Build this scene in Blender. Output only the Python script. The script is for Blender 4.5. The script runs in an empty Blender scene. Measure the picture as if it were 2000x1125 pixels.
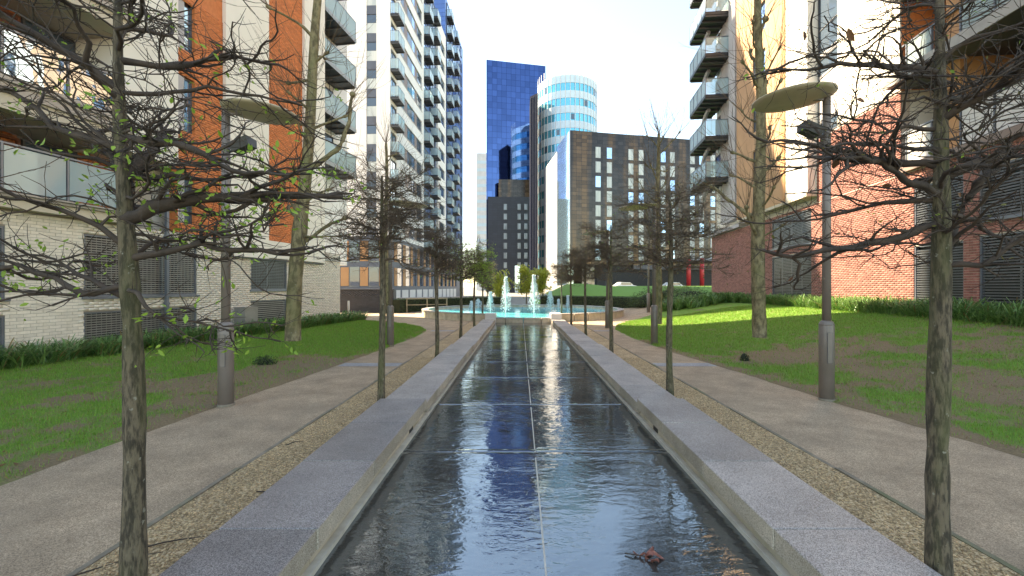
import bpy, math, random
import numpy as np
from mathutils import Vector, Matrix
R = math.radians
scene = bpy.context.scene
C = scene.collection
# ---------------------------------------------------------------- camera, sky, sun, exposure
EZ = 1.62
cam = bpy.data.cameras.new('camera'); camo = bpy.data.objects.new('camera', cam); C.objects.link(camo)
camo.location = (0, 0, EZ); camo.rotation_euler = (R(90), 0, 0)
cam.sensor_width = 36; cam.lens = 880 / 2000 * 36
cam.shift_x = -16 / 2000; cam.shift_y = -2.5 / 2000
cam.clip_start = 0.05; cam.clip_end = 3000
scene.camera = camo
SUN_AZ, SUN_EL = R(31), R(40.7)          # to the left, a little ahead
tosun = Vector((-math.cos(SUN_AZ) * math.cos(SUN_EL), math.sin(SUN_AZ) * math.cos(SUN_EL), math.sin(SUN_EL)))
w = bpy.data.worlds.new('World'); scene.world = w; w.use_nodes = True
nt = w.node_tree; bg = nt.nodes['Background']
sky = nt.nodes.new('ShaderNodeTexSky'); sky.sky_type = 'NISHITA'; sky.sun_disc = False
sky.sun_elevation = SUN_EL; sky.sun_rotation = math.atan2(tosun.x, tosun.y)
sky.air_density = 1.0; sky.dust_density = .3; sky.ozone_density = 1.6
nt.links.new(sky.outputs[0], bg.inputs[0]); bg.inputs[1].default_value = 0.15
sl = bpy.data.lights.new('sun', 'SUN'); sl.energy = 5.0; sl.angle = R(0.53); sl.color = (1, .95, .87)
so = bpy.data.objects.new('sun', sl); C.objects.link(so)
so.rotation_euler = (-tosun).to_track_quat('-Z', 'Y').to_euler(); so.location = (-40, 20, 60)
vs = scene.view_settings; vs.view_transform = 'Standard'; vs.look = 'None'; vs.gamma = 1; vs.use_curve_mapping = False
vs.exposure = 2.0
vs.use_white_balance = True; vs.white_balance_temperature = 8900; vs.white_balance_tint = 8
scene.render.resolution_x = 1024; scene.render.resolution_y = 576
cy = scene.cycles; cy.max_bounces = 6; cy.diffuse_bounces = 3; cy.glossy_bounces = 4; cy.transmission_bounces = 6
cy.transparent_max_bounces = 8; cy.caustics_reflective = False; cy.caustics_refractive = False
rng = np.random.default_rng(7); rnd = random.Random(7)
# ---------------------------------------------------------------- small helpers
def lerp(a, b, t): return a + (b - a) * t
def sstep(a, b, x):
    t = np.clip((x - a) / (b - a), 0, 1); return t * t * (3 - 2 * t)
def G(x, y):                            # height of the ground
    z = -0.0065 * np.clip(y - 4, -12, 28)
    z = z + 0.82 * sstep(4.8, 12.6, x) * sstep(-30, 0, y)
    z = z + 1.9 * sstep(36, 75, y) * sstep(2, 9, x) * (1 - .43 * sstep(8, 14, x))
    return z
_T = rng.random((256, 256))
def vnoise(x, y):
    x = np.asarray(x, float); y = np.asarray(y, float)
    xi = np.floor(x).astype(int); yi = np.floor(y).astype(int); fx = x - xi; fy = y - yi
    fx = fx * fx * (3 - 2 * fx); fy = fy * fy * (3 - 2 * fy)
    g = lambda a, b: _T[a % 256, b % 256]
    return (g(xi, yi) * (1 - fx) + g(xi + 1, yi) * fx) * (1 - fy) + (g(xi, yi + 1) * (1 - fx) + g(xi + 1, yi + 1) * fx) * fy
def fbm(x, y, o=4):
    s = 0; a = .5; n = 0
    for i in range(o):
        s = s + a * vnoise(x * 2 ** i + 17.3 * i, y * 2 ** i + 5.1 * i); n += a; a *= .55
    return s / n
def tag(o, label=None, cat=None, group=None, kind=None):
    if label: o['label'] = label
    if cat: o['category'] = cat
    if group: o['group'] = group
    if kind: o['kind'] = kind
    return o
def empty(name, loc=(0, 0, 0), rz=0, label=None, cat=None, group=None):
    o = bpy.data.objects.new(name, None); C.objects.link(o); o.empty_display_size = .2
    o.location = loc; o.rotation_euler = (0, 0, rz)
    return tag(o, label, cat, group)
def link(name, me, parent=None):
    o = bpy.data.objects.new(name, me); C.objects.link(o)
    if parent is not None: o.parent = parent
    return o
class MB:
    def __init__(s): s.v = []; s.f = []
    def add(s, v, f):
        b = len(s.v); s.v += [tuple(p) for p in v]; s.f += [tuple(i + b for i in q) for q in f]; return s
    def box(s, x0, x1, y0, y1, z0, z1):
        return s.add([(x0, y0, z0), (x1, y0, z0), (x1, y1, z0), (x0, y1, z0), (x0, y0, z1), (x1, y0, z1), (x1, y1, z1), (x0, y1, z1)],
                     [(0, 3, 2, 1), (4, 5, 6, 7), (0, 1, 5, 4), (1, 2, 6, 5), (2, 3, 7, 6), (3, 0, 4, 7)])
    def prism(s, poly, z0, z1):
        n = len(poly)
        return s.add([(p[0], p[1], z0) for p in poly] + [(p[0], p[1], z1) for p in poly],
                     [tuple(range(n - 1, -1, -1)), tuple(range(n, 2 * n))] + [(i, (i + 1) % n, (i + 1) % n + n, i + n) for i in range(n)])
    def lathe(s, prof, n=20, cx=0, cy=0):      # prof: (r, z)
        b = []
        for r, z in prof:
            for k in range(n):
                a = 2 * math.pi * k / n; b.append((cx + r * math.cos(a), cy + r * math.sin(a), z))
        f = [(i * n + k, i * n + (k + 1) % n, (i + 1) * n + (k + 1) % n, (i + 1) * n + k) for i in range(len(prof) - 1) for k in range(n)]
        f += [tuple(range(n - 1, -1, -1)), tuple(range((len(prof) - 1) * n, len(prof) * n))]
        return s.add(b, f)
    def tube(s, pts, rad, n=6):
        pts = [Vector(p) for p in pts]; m = len(pts)
        if not hasattr(rad, '__len__'): rad = [rad] * m
        b = []
        for i, p in enumerate(pts):
            t = (pts[min(i + 1, m - 1)] - pts[max(i - 1, 0)]).normalized()
            a = t.cross(Vector((0, 0, 1)) if abs(t.z) < .9 else Vector((1, 0, 0))).normalized(); c = t.cross(a)
            for k in range(n):
                q = 2 * math.pi * k / n; b.append(p + (a * math.cos(q) + c * math.sin(q)) * rad[i])
        f = [(i * n + k, i * n + (k + 1) % n, (i + 1) * n + (k + 1) % n, (i + 1) * n + k) for i in range(m - 1) for k in range(n)]
        f += [tuple(range(n - 1, -1, -1)), tuple(range((m - 1) * n, m * n))]
        return s.add(b, f)
    def mesh(s, name, mat, smooth=False):
        me = bpy.data.meshes.new(name); me.from_pydata(s.v, [], s.f); me.update()
        if mat: me.materials.append(mat)
        if smooth: me.polygons.foreach_set('use_smooth', [True] * len(me.polygons))
        return me
    def build(s, name, mat, parent=None, smooth=False): return link(name, s.mesh(name, mat, smooth), parent)
def npmesh(name, v, f, mat, smooth=False):       # v (n,3); f (m,3|4)
    me = bpy.data.meshes.new(name); v = np.asarray(v, np.float32); f = np.asarray(f, np.int32); k = f.shape[1]
    me.vertices.add(len(v)); me.vertices.foreach_set('co', v.ravel())
    me.loops.add(f.size); me.loops.foreach_set('vertex_index', f.ravel())
    me.polygons.add(len(f)); me.polygons.foreach_set('loop_start', np.arange(len(f), dtype=np.int32) * k)
    if smooth: me.polygons.foreach_set('use_smooth', np.ones(len(f), bool))
    me.update(calc_edges=True)
    if mat: me.materials.append(mat)
    return me
def pattr(me, name, vals):
    a = me.attributes.new(name, 'FLOAT', 'POINT'); a.data.foreach_set('value', np.asarray(vals, np.float32))
_ub = {}
def ubox(name, mat, parent, x0, x1, y0, y1, z0, z1):   # one shared unit cube per material
    me = _ub.get(mat.name)
    if me is None: me = _ub[mat.name] = MB().box(-.5, .5, -.5, .5, -.5, .5).mesh('piece_' + mat.name, mat)
    o = link(name, me, parent); o.location = ((x0 + x1) / 2, (y0 + y1) / 2, (z0 + z1) / 2)
    o.scale = (x1 - x0, y1 - y0, z1 - z0); return o
# ---------------------------------------------------------------- materials
def newmat(name):
    m = bpy.data.materials.new(name); m.use_nodes = True
    return m, m.node_tree, m.node_tree.nodes['Principled BSDF']
def N(t, typ, **k):
    n = t.nodes.new(typ)
    for a, b in k.items():
        if a in n.inputs: n.inputs[a].default_value = b
        else: setattr(n, a, b)
    return n
def rgb(c): return (c[0], c[1], c[2], 1)
def mat(name, c1, c2=None, scale=4, rough=.7, bump=0, bscale=None, metallic=0, detail=5, c3=None, s3=.6, island=0, spec=None, lo=.35, hi=.65, stretch=None, lichen=0):
    """two-tone noise material on world position, optional second large-scale stain and per-piece variation"""
    m, t, p = newmat(name); L = t.links.new
    p.inputs['Roughness'].default_value = rough; p.inputs['Metallic'].default_value = metallic
    if spec is not None: p.inputs['Specular IOR Level'].default_value = spec
    geo = N(t, 'ShaderNodeNewGeometry'); pos = geo.outputs['Position']
    if stretch:
        mp = N(t, 'ShaderNodeMapping'); mp.inputs['Scale'].default_value = stretch; L(pos, mp.inputs[0]); pos = mp.outputs[0]
    if c2 is None: c2 = tuple(x * .82 for x in c1)
    nz = N(t, 'ShaderNodeTexNoise', Scale=scale, Detail=detail, Roughness=.6); L(pos, nz.inputs['Vector'])
    mr = N(t, 'ShaderNodeMapRange'); mr.inputs[1].default_value = lo; mr.inputs[2].default_value = hi; L(nz.outputs[0], mr.inputs[0])
    mx = N(t, 'ShaderNodeMix', data_type='RGBA'); mx.inputs[6].default_value = rgb(c2); mx.inputs[7].default_value = rgb(c1); L(mr.outputs[0], mx.inputs[0])
    col = mx.outputs[2]
    if c3 is not None:
        n3 = N(t, 'ShaderNodeTexNoise', Scale=s3, Detail=4, Roughness=.55); L(pos, n3.inputs['Vector'])
        r3 = N(t, 'ShaderNodeMapRange'); r3.inputs[1].default_value = .5; r3.inputs[2].default_value = .72; r3.inputs[4].default_value = .75; L(n3.outputs[0], r3.inputs[0])
        m3 = N(t, 'ShaderNodeMix', data_type='RGBA'); m3.inputs[7].default_value = rgb(c3); L(col, m3.inputs[6]); L(r3.outputs[0], m3.inputs[0]); col = m3.outputs[2]
    if lichen:                                                       # scattered pale lichen flecks
        nl = N(t, 'ShaderNodeTexNoise', Scale=26, Detail=3, Roughness=.6); L(geo.outputs['Position'], nl.inputs['Vector'])
        rl_ = N(t, 'ShaderNodeMapRange'); rl_.inputs[1].default_value = .66; rl_.inputs[2].default_value = .72; rl_.inputs[4].default_value = .75; L(nl.outputs[0], rl_.inputs[0])
        m4 = N(t, 'ShaderNodeMix', data_type='RGBA'); m4.inputs[7].default_value = rgb((.34, .33, .27)); L(col, m4.inputs[6]); L(rl_.outputs[0], m4.inputs[0]); col = m4.outputs[2]
    if island:
        oi = N(t, 'ShaderNodeObjectInfo'); ad = N(t, 'ShaderNodeMath', operation='ADD'); L(geo.outputs['Random Per Island'], ad.inputs[0]); L(oi.outputs['Random'], ad.inputs[1])
        fr = N(t, 'ShaderNodeMath', operation='FRACT'); L(ad.outputs[0], fr.inputs[0])
        rr = N(t, 'ShaderNodeMapRange'); rr.inputs[3].default_value = 1 - island; rr.inputs[4].default_value = 1 + island; L(fr.outputs[0], rr.inputs[0])
        hs = N(t, 'ShaderNodeHueSaturation'); L(rr.outputs[0], hs.inputs['Value']); L(col, hs.inputs['Color']); col = hs.outputs[0]
    L(col, p.inputs['Base Color'])
    if bump:
        nb = N(t, 'ShaderNodeTexNoise', Scale=bscale or scale * 6, Detail=4, Roughness=.6); L(pos, nb.inputs['Vector'])
        bp = N(t, 'ShaderNodeBump', Strength=bump, Distance=.02); L(nb.outputs[0], bp.inputs['Height']); L(bp.outputs[0], p.inputs['Normal'])
    return m
def speckle(name, base, dark, light, scale=260, rough=.6, bump=.3, c3=None, s3=.7):
    """granite / bound gravel: voronoi cells coloured one by one"""
    m, t, p = newmat(name); L = t.links.new; p.inputs['Roughness'].default_value = rough
    geo = N(t, 'ShaderNodeNewGeometry'); pos = geo.outputs['Position']
    vo = N(t, 'ShaderNodeTexVoronoi', Scale=scale); L(pos, vo.inputs['Vector'])
    sp = N(t, 'ShaderNodeSeparateColor'); L(vo.outputs['Color'], sp.inputs[0])
    cr = N(t, 'ShaderNodeValToRGB'); e = cr.color_ramp.elements; e[0].color = rgb(dark); e[1].color = rgb(light); e[0].position = .05; e[1].position = .95
    q = cr.color_ramp.elements.new(.5); q.color = rgb(base); L(sp.outputs[0], cr.inputs[0]); col = cr.outputs[0]
    nz = N(t, 'ShaderNodeTexNoise', Scale=2.2, Detail=6, Roughness=.62); L(pos, nz.inputs['Vector'])
    mr = N(t, 'ShaderNodeMapRange'); mr.inputs[1].default_value = .3; mr.inputs[2].default_value = .7; mr.inputs[3].default_value = .72; mr.inputs[4].default_value = 1.15; L(nz.outputs[0], mr.inputs[0])
    oi = N(t, 'ShaderNodeObjectInfo'); rr = N(t, 'ShaderNodeMapRange'); rr.inputs[3].default_value = .86; rr.inputs[4].default_value = 1.1; L(oi.outputs['Random'], rr.inputs[0])
    mu = N(t, 'ShaderNodeMath', operation='MULTIPLY'); L(mr.outputs[0], mu.inputs[0]); L(rr.outputs[0], mu.inputs[1])
    hs = N(t, 'ShaderNodeHueSaturation'); L(mu.outputs[0], hs.inputs['Value']); L(col, hs.inputs['Color']); col = hs.outputs[0]
    if c3 is not None:
        n3 = N(t, 'ShaderNodeTexNoise', Scale=s3, Detail=5, Roughness=.6); L(pos, n3.inputs['Vector'])
        r3 = N(t, 'ShaderNodeMapRange'); r3.inputs[1].default_value = .52; r3.inputs[2].default_value = .75; r3.inputs[4].default_value = .6; L(n3.outputs[0], r3.inputs[0])
        m3 = N(t, 'ShaderNodeMix', data_type='RGBA'); m3.inputs[7].default_value = rgb(c3); L(col, m3.inputs[6]); L(r3.outputs[0], m3.inputs[0]); col = m3.outputs[2]
    L(col, p.inputs['Base Color'])
    bp = N(t, 'ShaderNodeBump', Strength=bump, Distance=.004); L(vo.outputs['Distance'], bp.inputs['Height']); L(bp.outputs[0], p.inputs['Normal'])
    return m
def glassy(name, c, rough=.04, metallic=.0, spec=.8, wav=.03, wscale=.6):
    m, t, p = newmat(name); L = t.links.new
    p.inputs['Base Color'].default_value = rgb(c); p.inputs['Roughness'].default_value = rough; p.inputs['Metallic'].default_value = metallic
    p.inputs['Specular IOR Level'].default_value = spec
    geo = N(t, 'ShaderNodeNewGeometry'); nb = N(t, 'ShaderNodeTexNoise', Scale=wscale, Detail=2); L(geo.outputs['Position'], nb.inputs['Vector'])
    bp = N(t, 'ShaderNodeBump', Strength=wav, Distance=.3); L(nb.outputs[0], bp.inputs['Height']); L(bp.outputs[0], p.inputs['Normal'])
    return m
def clear_glass(name, tint, fac=.35):
    m, t, p = newmat(name); L = t.links.new
    tr = N(t, 'ShaderNodeBsdfTransparent', Color=rgb(tint)); mx = N(t, 'ShaderNodeMixShader'); fr = N(t, 'ShaderNodeFresnel', IOR=1.5)
    ad = N(t, 'ShaderNodeMath', operation='ADD'); ad.inputs[1].default_value = fac; ad.use_clamp = True
    p.inputs['Base Color'].default_value = rgb(tuple(x * .85 for x in tint)); p.inputs['Roughness'].default_value = .03; p.inputs['Specular IOR Level'].default_value = .8
    L(fr.outputs[0], ad.inputs[0]); L(ad.outputs[0], mx.inputs[0]); L(tr.outputs[0], mx.inputs[1]); L(p.outputs[0], mx.inputs[2])
    L(mx.outputs[0], t.nodes['Material Output'].inputs[0]); return m
def gridmat(name, c, line, du, dz, lw=.06, rough=.06, metallic=1., ux=(1, 0), var=.12, wav=.02, streak=None):
    """panelled curtain wall: joint lines every du along ux and dz up, each pane a little different"""
    m, t, p = newmat(name); L = t.links.new
    p.inputs['Roughness'].default_value = rough; p.inputs['Metallic'].default_value = metallic
    geo = N(t, 'ShaderNodeNewGeometry'); dt = N(t, 'ShaderNodeVectorMath', operation='DOT_PRODUCT'); L(geo.outputs['Position'], dt.inputs[0]); dt.inputs[1].default_value = (ux[0], ux[1], 0)
    sp = N(t, 'ShaderNodeSeparateXYZ'); L(geo.outputs['Position'], sp.inputs[0])
    def cell(sock, d):
        q = N(t, 'ShaderNodeMath', operation='DIVIDE'); q.inputs[1].default_value = d; L(sock, q.inputs[0])
        f = N(t, 'ShaderNodeMath', operation='FRACT'); L(q.outputs[0], f.inputs[0]); fl = N(t, 'ShaderNodeMath', operation='FLOOR'); L(q.outputs[0], fl.inputs[0])
        ls = N(t, 'ShaderNodeMath', operation='LESS_THAN'); ls.inputs[1].default_value = lw / d; L(f.outputs[0], ls.inputs[0]); return ls.outputs[0], fl.outputs[0]
    a, fa = cell(dt.outputs['Value'], du); b, fb = cell(sp.outputs[2], dz)
    mxl = N(t, 'ShaderNodeMath', operation='MAXIMUM'); L(a, mxl.inputs[0]); L(b, mxl.inputs[1])
    cb = N(t, 'ShaderNodeCombineXYZ'); L(fa, cb.inputs[0]); L(fb, cb.inputs[1]); wn = N(t, 'ShaderNodeTexWhiteNoise'); L(cb.outputs[0], wn.inputs['Vector'])
    rr = N(t, 'ShaderNodeMapRange'); rr.inputs[3].default_value = 1 - var; rr.inputs[4].default_value = 1 + var; L(wn.outputs[0], rr.inputs[0])
    hs = N(t, 'ShaderNodeHueSaturation'); L(rr.outputs[0], hs.inputs['Value']); hs.inputs['Color'].default_value = rgb(c)
    if streak:                                                       # broad vertical runs of another cladding colour
        mp = N(t, 'ShaderNodeMapping'); mp.inputs['Scale'].default_value = (.35, .35, .03); L(geo.outputs['Position'], mp.inputs[0])
        ns = N(t, 'ShaderNodeTexNoise', Scale=1, Detail=3); L(mp.outputs[0], ns.inputs['Vector'])
        r2 = N(t, 'ShaderNodeMapRange'); r2.inputs[1].default_value = .48; r2.inputs[2].default_value = .62; L(ns.outputs[0], r2.inputs[0])
        ms = N(t, 'ShaderNodeMix', data_type='RGBA'); ms.inputs[6].default_value = rgb(c); ms.inputs[7].default_value = rgb(streak); L(r2.outputs[0], ms.inputs[0]); L(ms.outputs[2], hs.inputs['Color'])
    mx = N(t, 'ShaderNodeMix', data_type='RGBA'); mx.inputs[7].default_value = rgb(line); L(mxl.outputs[0], mx.inputs[0]); L(hs.outputs[0], mx.inputs[6]); L(mx.outputs[2], p.inputs['Base Color'])
    nb = N(t, 'ShaderNodeTexNoise', Scale=.25, Detail=2); L(geo.outputs['Position'], nb.inputs['Vector'])
    av = N(t, 'ShaderNodeMath', operation='MULTIPLY_ADD'); av.inputs[1].default_value = .25; L(wn.outputs[0], av.inputs[0]); L(nb.outputs[0], av.inputs[2])
    bp = N(t, 'ShaderNodeBump', Strength=wav, Distance=.5); L(nb.outputs[0], bp.inputs['Height']); L(bp.outputs[0], p.inputs['Normal'])
    return m
M = {}
M['path'] = speckle('bound_gravel_path', (.44, .32, .21), (.26, .19, .125), (.62, .465, .325), 170, .85, .35, (.27, .21, .15), .6)
M['granite'] = speckle('granite', (.40, .345, .315), (.18, .155, .142), (.62, .55, .50), 240, .55, .12, (.20, .178, .175), .55)
M['granite_dark'] = speckle('granite_weathered', (.27, .238, .228), (.12, .105, .10), (.45, .40, .38), 240, .5, .12, (.30, .265, .25), .7)
M['granite_side'] = speckle('granite_side', (.48, .41, .33), (.29, .24, .185), (.64, .56, .46), 240, .7, .2, (.25, .22, .15), 1.5)
M['stone_pale'] = mat('pale_stone', (.60, .51, .40), (.47, .39, .29), 5, .7, .2, 60, c3=(.28, .25, .17), s3=1.6)
M['ledge'] = mat('ledge_stone', (.62, .58, .50), (.5, .45, .37), 8, .6, .1, 80)
M['gravel'] = speckle('gravel_bed', (.52, .36, .19), (.26, .17, .08), (.74, .57, .36), 75, .8, .9)
M['pebble'] = mat('pebble', (.60, .43, .25), (.45, .31, .17), 30, .65, island=.5)
M['edging'] = mat('edging', (.29, .24, .18), (.18, .155, .115), 9, .8, .3, c3=(.12, .15, .06), s3=2)
M['band'] = speckle('sett_band', (.32, .32, .33), (.22, .22, .23), (.42, .42, .43), 120, .7, .2)
M['ground'] = mat('ground_paving', (.25, .23, .2), (.2, .18, .16), .8, .9, .2, 20)
M['slate'] = mat('slate', (.05, .05, .05), (.03, .03, .03), 10, .4, .1)
M['bark'] = mat('bark', (.19, .15, .10), (.055, .044, .03), 52, .9, 1.0, 120, c3=(.11, .12, .045), s3=5, stretch=(1, 1, .22), lo=.42, hi=.58, lichen=1)
M['twig'] = mat('twig', (.085, .06, .045), (.045, .032, .025), 12, .8, .3, 90)
M['twig_brown'] = mat('brown_twig', (.15, .105, .07), (.085, .058, .04), 12, .8, .3, 90)
M['plane_bark'] = mat('plane_bark', (.27, .22, .12), (.12, .095, .05), 13, .85, .6, 50, c3=(.15, .155, .06), s3=2.2, stretch=(1, 1, .5), lo=.42, hi=.58, lichen=1)
M['shoot'] = mat('shoot', (.17, .11, .065), (.11, .07, .04), 10, .8)
M['lamp'] = mat('lamp_paint', (.215, .18, .165), (.185, .155, .14), 3, .42, metallic=0, c3=(.15, .125, .1), s3=1.2)
M['lamp_disc'] = mat('reflector_paint', (.55, .48, .38), (.47, .41, .31), 5, .45, c3=(.44, .41, .27), s3=2.4)
M['dark_metal'] = mat('dark_metal', (.055, .057, .062), (.04, .042, .045), 6, .45, metallic=.5)
M['grey_metal'] = mat('grey_metal', (.19, .21, .25), (.16, .175, .2), 4, .4, metallic=.4)
M['slat'] = mat('slat_metal', (.14, .15, .17), (.11, .12, .135), 3, .35, metallic=.55)
M['slat_pale'] = mat('slat_pale_metal', (.30, .29, .28), (.24, .235, .23), 3, .4, metallic=.4)
M['black'] = mat('dark_interior', (.012, .012, .013), (.008, .008, .009), 2, .6)
M['brick_cream'] = mat('cream_brick', (.80, .71, .61), (.72, .63, .53), 14, .75, .25, 120, island=.10)
M['mortar_cream'] = mat('cream_mortar', (.34, .29, .25), (.28, .24, .2), 9, .9)
M['brick_red'] = mat('red_brick', (.36, .15, .12), (.26, .10, .085), 14, .8, .3, 120, island=.3)
M['mortar_red'] = mat('red_mortar', (.58, .47, .40), (.5, .4, .34), 9, .9)
M['brick_orange'] = mat('orange_brick', (.74, .235, .085), (.64, .19, .065), 9, .8, .3, 60, island=.14)
M['render'] = mat('white_render', (.86, .80, .72), (.81, .75, .67), 1.1, .8, .06, 40, c3=(.74, .68, .60), s3=.45, stretch=(1, 1, .35))
M['render_cool'] = mat('pale_render', (.86, .82, .79), (.81, .775, .745), .8, .75, .05, 30, c3=(.74, .70, .67), s3=.3, stretch=(1, 1, .3))
M['fascia'] = mat('cream_fascia', (.60, .52, .42), (.53, .455, .36), 2, .7, .05, c3=(.46, .40, .32), s3=1)
M['gutter'] = mat('gutter_metal', (.36, .34, .32), (.29, .275, .26), 3, .45, metallic=.3)
M['tan'] = mat('tan_render', (.52, .30, .17), (.46, .26, .145), .9, .8, .05, 30)
M['orange'] = mat('orange_panel', (.50, .25, .11), (.45, .22, .095), 1.2, .6)
M['column'] = mat('concrete_column', (.48, .45, .46), (.41, .385, .39), 1.3, .7, .08, 40)
M['timber'] = mat('timber_slats', (.22, .07, .035), (.15, .048, .024), 6, .6, stretch=(1, 1, 5))
M['window'] = glassy('window_glass', (.07, .10, .14), .03, .0, 1.0, .03)
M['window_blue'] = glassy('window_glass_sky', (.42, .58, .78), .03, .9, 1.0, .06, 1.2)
M['panel_brown'] = mat('window_panel', (.27, .19, .165), (.22, .155, .135), 1.5, .5)
M['frame'] = mat('window_frame', (.10, .10, .11), (.08, .08, .09), 4, .45)
M['glass'] = clear_glass('balustrade_glass', (.80, .94, .97), .34)
M['cladding_dark'] = gridmat('blue_cladding', (.12, .22, .48), (.05, .09, .2), 1.2, .72, .05, .28, .45, (.04, 1), .10, .01)
M['grey_clad'] = mat('grey_cladding', (.10, .115, .15), (.085, .095, .125), 2, .55)
M['grey_brick'] = mat('grey_brick', (.036, .042, .06), (.026, .03, .042), 7, .7, .3, 60, island=.2)
M['tower_glass'] = gridmat('tower_glass', (.06, .115, .27), (.03, .055, .14), 1.5, 1.85, .09, .05, 1.0, (.98, .2), .16, .02)
M['slab_dark'] = mat('slab_cladding', (.012, .016, .035), (.008, .011, .025), 1, .8, spec=.05)
M['reflection_dark'] = gridmat('reflection_block', (.014, .016, .026), (.008, .009, .014), 1.4, .75, .06, .45, .0, (1, 0), .2, .01)  # dark tone of the hotel's reflection in the tower glass, put into colour
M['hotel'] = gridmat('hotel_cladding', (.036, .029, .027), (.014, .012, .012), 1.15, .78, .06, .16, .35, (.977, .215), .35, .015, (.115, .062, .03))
M['hotel_glass'] = gridmat('hotel_glass', (.50, .76, .92), (.28, .42, .52), 1.3, .78, .05, .06, .9, (-.16, .98), .06, .02)
M['white_panel'] = mat('white_panel', (.66, .63, .62), (.6, .57, .56), 1.5, .5)
M['cyan_glass'] = glassy('cyan_glass', (.13, .58, .74), .06, .5, 1.0, .02)
M['band_white'] = mat('white_band', (.58, .72, .80), (.52, .66, .74), .6, .45)
M['hotel_window'] = mat('curtained_window', (.62, .63, .60), (.42, .46, .46), .9, .25, stretch=(2, 2, .3))
M['reflected_window'] = mat('reflected_window', (.24, .28, .31), (.13, .155, .18), .9, .2, stretch=(2, 2, .3))  # panes coloured as the windows mirrored in the tower glass
M['far_white'] = mat('far_block', (.72, .72, .72), (.6, .61, .62), .5, .7)
M['red'] = mat('red_paint', (.62, .035, .04), (.5, .03, .03), 3, .45)
M['white'] = mat('white_paint', (.78, .77, .74), (.7, .69, .66), 4, .5)
M['wood_rail'] = mat('rail_wood', (.36, .30, .20), (.27, .22, .14), 8, .7)
M['tyre'] = mat('tyre', (.02, .02, .02), (.015, .015, .015), 10, .8)
def leafmat(name, c1, c2, trans=.35, rough=.5):
    m, t, p = newmat(name); L = t.links.new; p.inputs['Roughness'].default_value = rough
    geo = N(t, 'ShaderNodeNewGeometry'); mx = N(t, 'ShaderNodeMix', data_type='RGBA'); mx.inputs[6].default_value = rgb(c1); mx.inputs[7].default_value = rgb(c2)
    L(geo.outputs['Random Per Island'], mx.inputs[0]); L(mx.outputs[2], p.inputs['Base Color'])
    tl = N(t, 'ShaderNodeBsdfTranslucent'); L(mx.outputs[2], tl.inputs[0]); ms = N(t, 'ShaderNodeMixShader'); ms.inputs[0].default_value = trans
    L(p.outputs[0], ms.inputs[1]); L(tl.outputs[0], ms.inputs[2]); L(ms.outputs[0], t.nodes['Material Output'].inputs[0]); return m
M['leaf'] = leafmat('spring_leaf', (.20, .36, .04), (.38, .56, .09))
M['leaf_dull'] = leafmat('bud_leaf', (.12, .13, .035), (.22, .20, .07))
M['leaf_dry'] = leafmat('dry_leaf', (.22, .10, .04), (.12, .05, .025), .2)
M['leaf_yellow'] = leafmat('yellow_leaf', (.30, .36, .05), (.52, .50, .09))
M['leaf_hedge'] = leafmat('hedge_leaf', (.03, .06, .018), (.085, .14, .03), .2)
M['strap'] = leafmat('strap_leaf', (.08, .19, .05), (.24, .40, .13), .25, .4)
M['strap_dry'] = leafmat('strap_leaf_dry', (.25, .15, .06), (.36, .25, .12), .2)
M['blade'] = leafmat('grass_blade', (.115, .26, .03), (.25, .44, .065), .3)
def lawnmat():
    m, t, p = newmat('lawn'); L = t.links.new; p.inputs['Roughness'].default_value = .95
    at = N(t, 'ShaderNodeAttribute', attribute_name='grass'); geo = N(t, 'ShaderNodeNewGeometry')
    nz = N(t, 'ShaderNodeTexNoise', Scale=22, Detail=6, Roughness=.7); L(geo.outputs['Position'], nz.inputs['Vector'])
    ad = N(t, 'ShaderNodeMath', operation='MULTIPLY_ADD'); ad.inputs[1].default_value = .9; L(nz.outputs[0], ad.inputs[0]); L(at.outputs['Fac'], ad.inputs[2])
    mr = N(t, 'ShaderNodeMapRange'); mr.inputs[1].default_value = .72; mr.inputs[2].default_value = 1.1; L(ad.outputs[0], mr.inputs[0])
    n2 = N(t, 'ShaderNodeTexNoise', Scale=45, Detail=4); L(geo.outputs['Position'], n2.inputs['Vector'])
    so_ = N(t, 'ShaderNodeMix', data_type='RGBA'); so_.inputs[6].default_value = rgb((.10, .07, .038)); so_.inputs[7].default_value = rgb((.36, .26, .15)); L(n2.outputs[0], so_.inputs[0])
    gr = N(t, 'ShaderNodeMix', data_type='RGBA'); gr.inputs[6].default_value = rgb((.075, .165, .022)); gr.inputs[7].default_value = rgb((.19, .36, .045)); L(n2.outputs[0], gr.inputs[0])
    mx = N(t, 'ShaderNodeMix', data_type='RGBA'); L(mr.outputs[0], mx.inputs[0]); L(so_.outputs[2], mx.inputs[6]); L(gr.outputs[2], mx.inputs[7]); L(mx.outputs[2], p.inputs['Base Color'])
    bp = N(t, 'ShaderNodeBump', Strength=.8, Distance=.03); L(nz.outputs[0], bp.inputs['Height']); L(bp.outputs[0], p.inputs['Normal']); return m
M['lawn'] = lawnmat()
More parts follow.
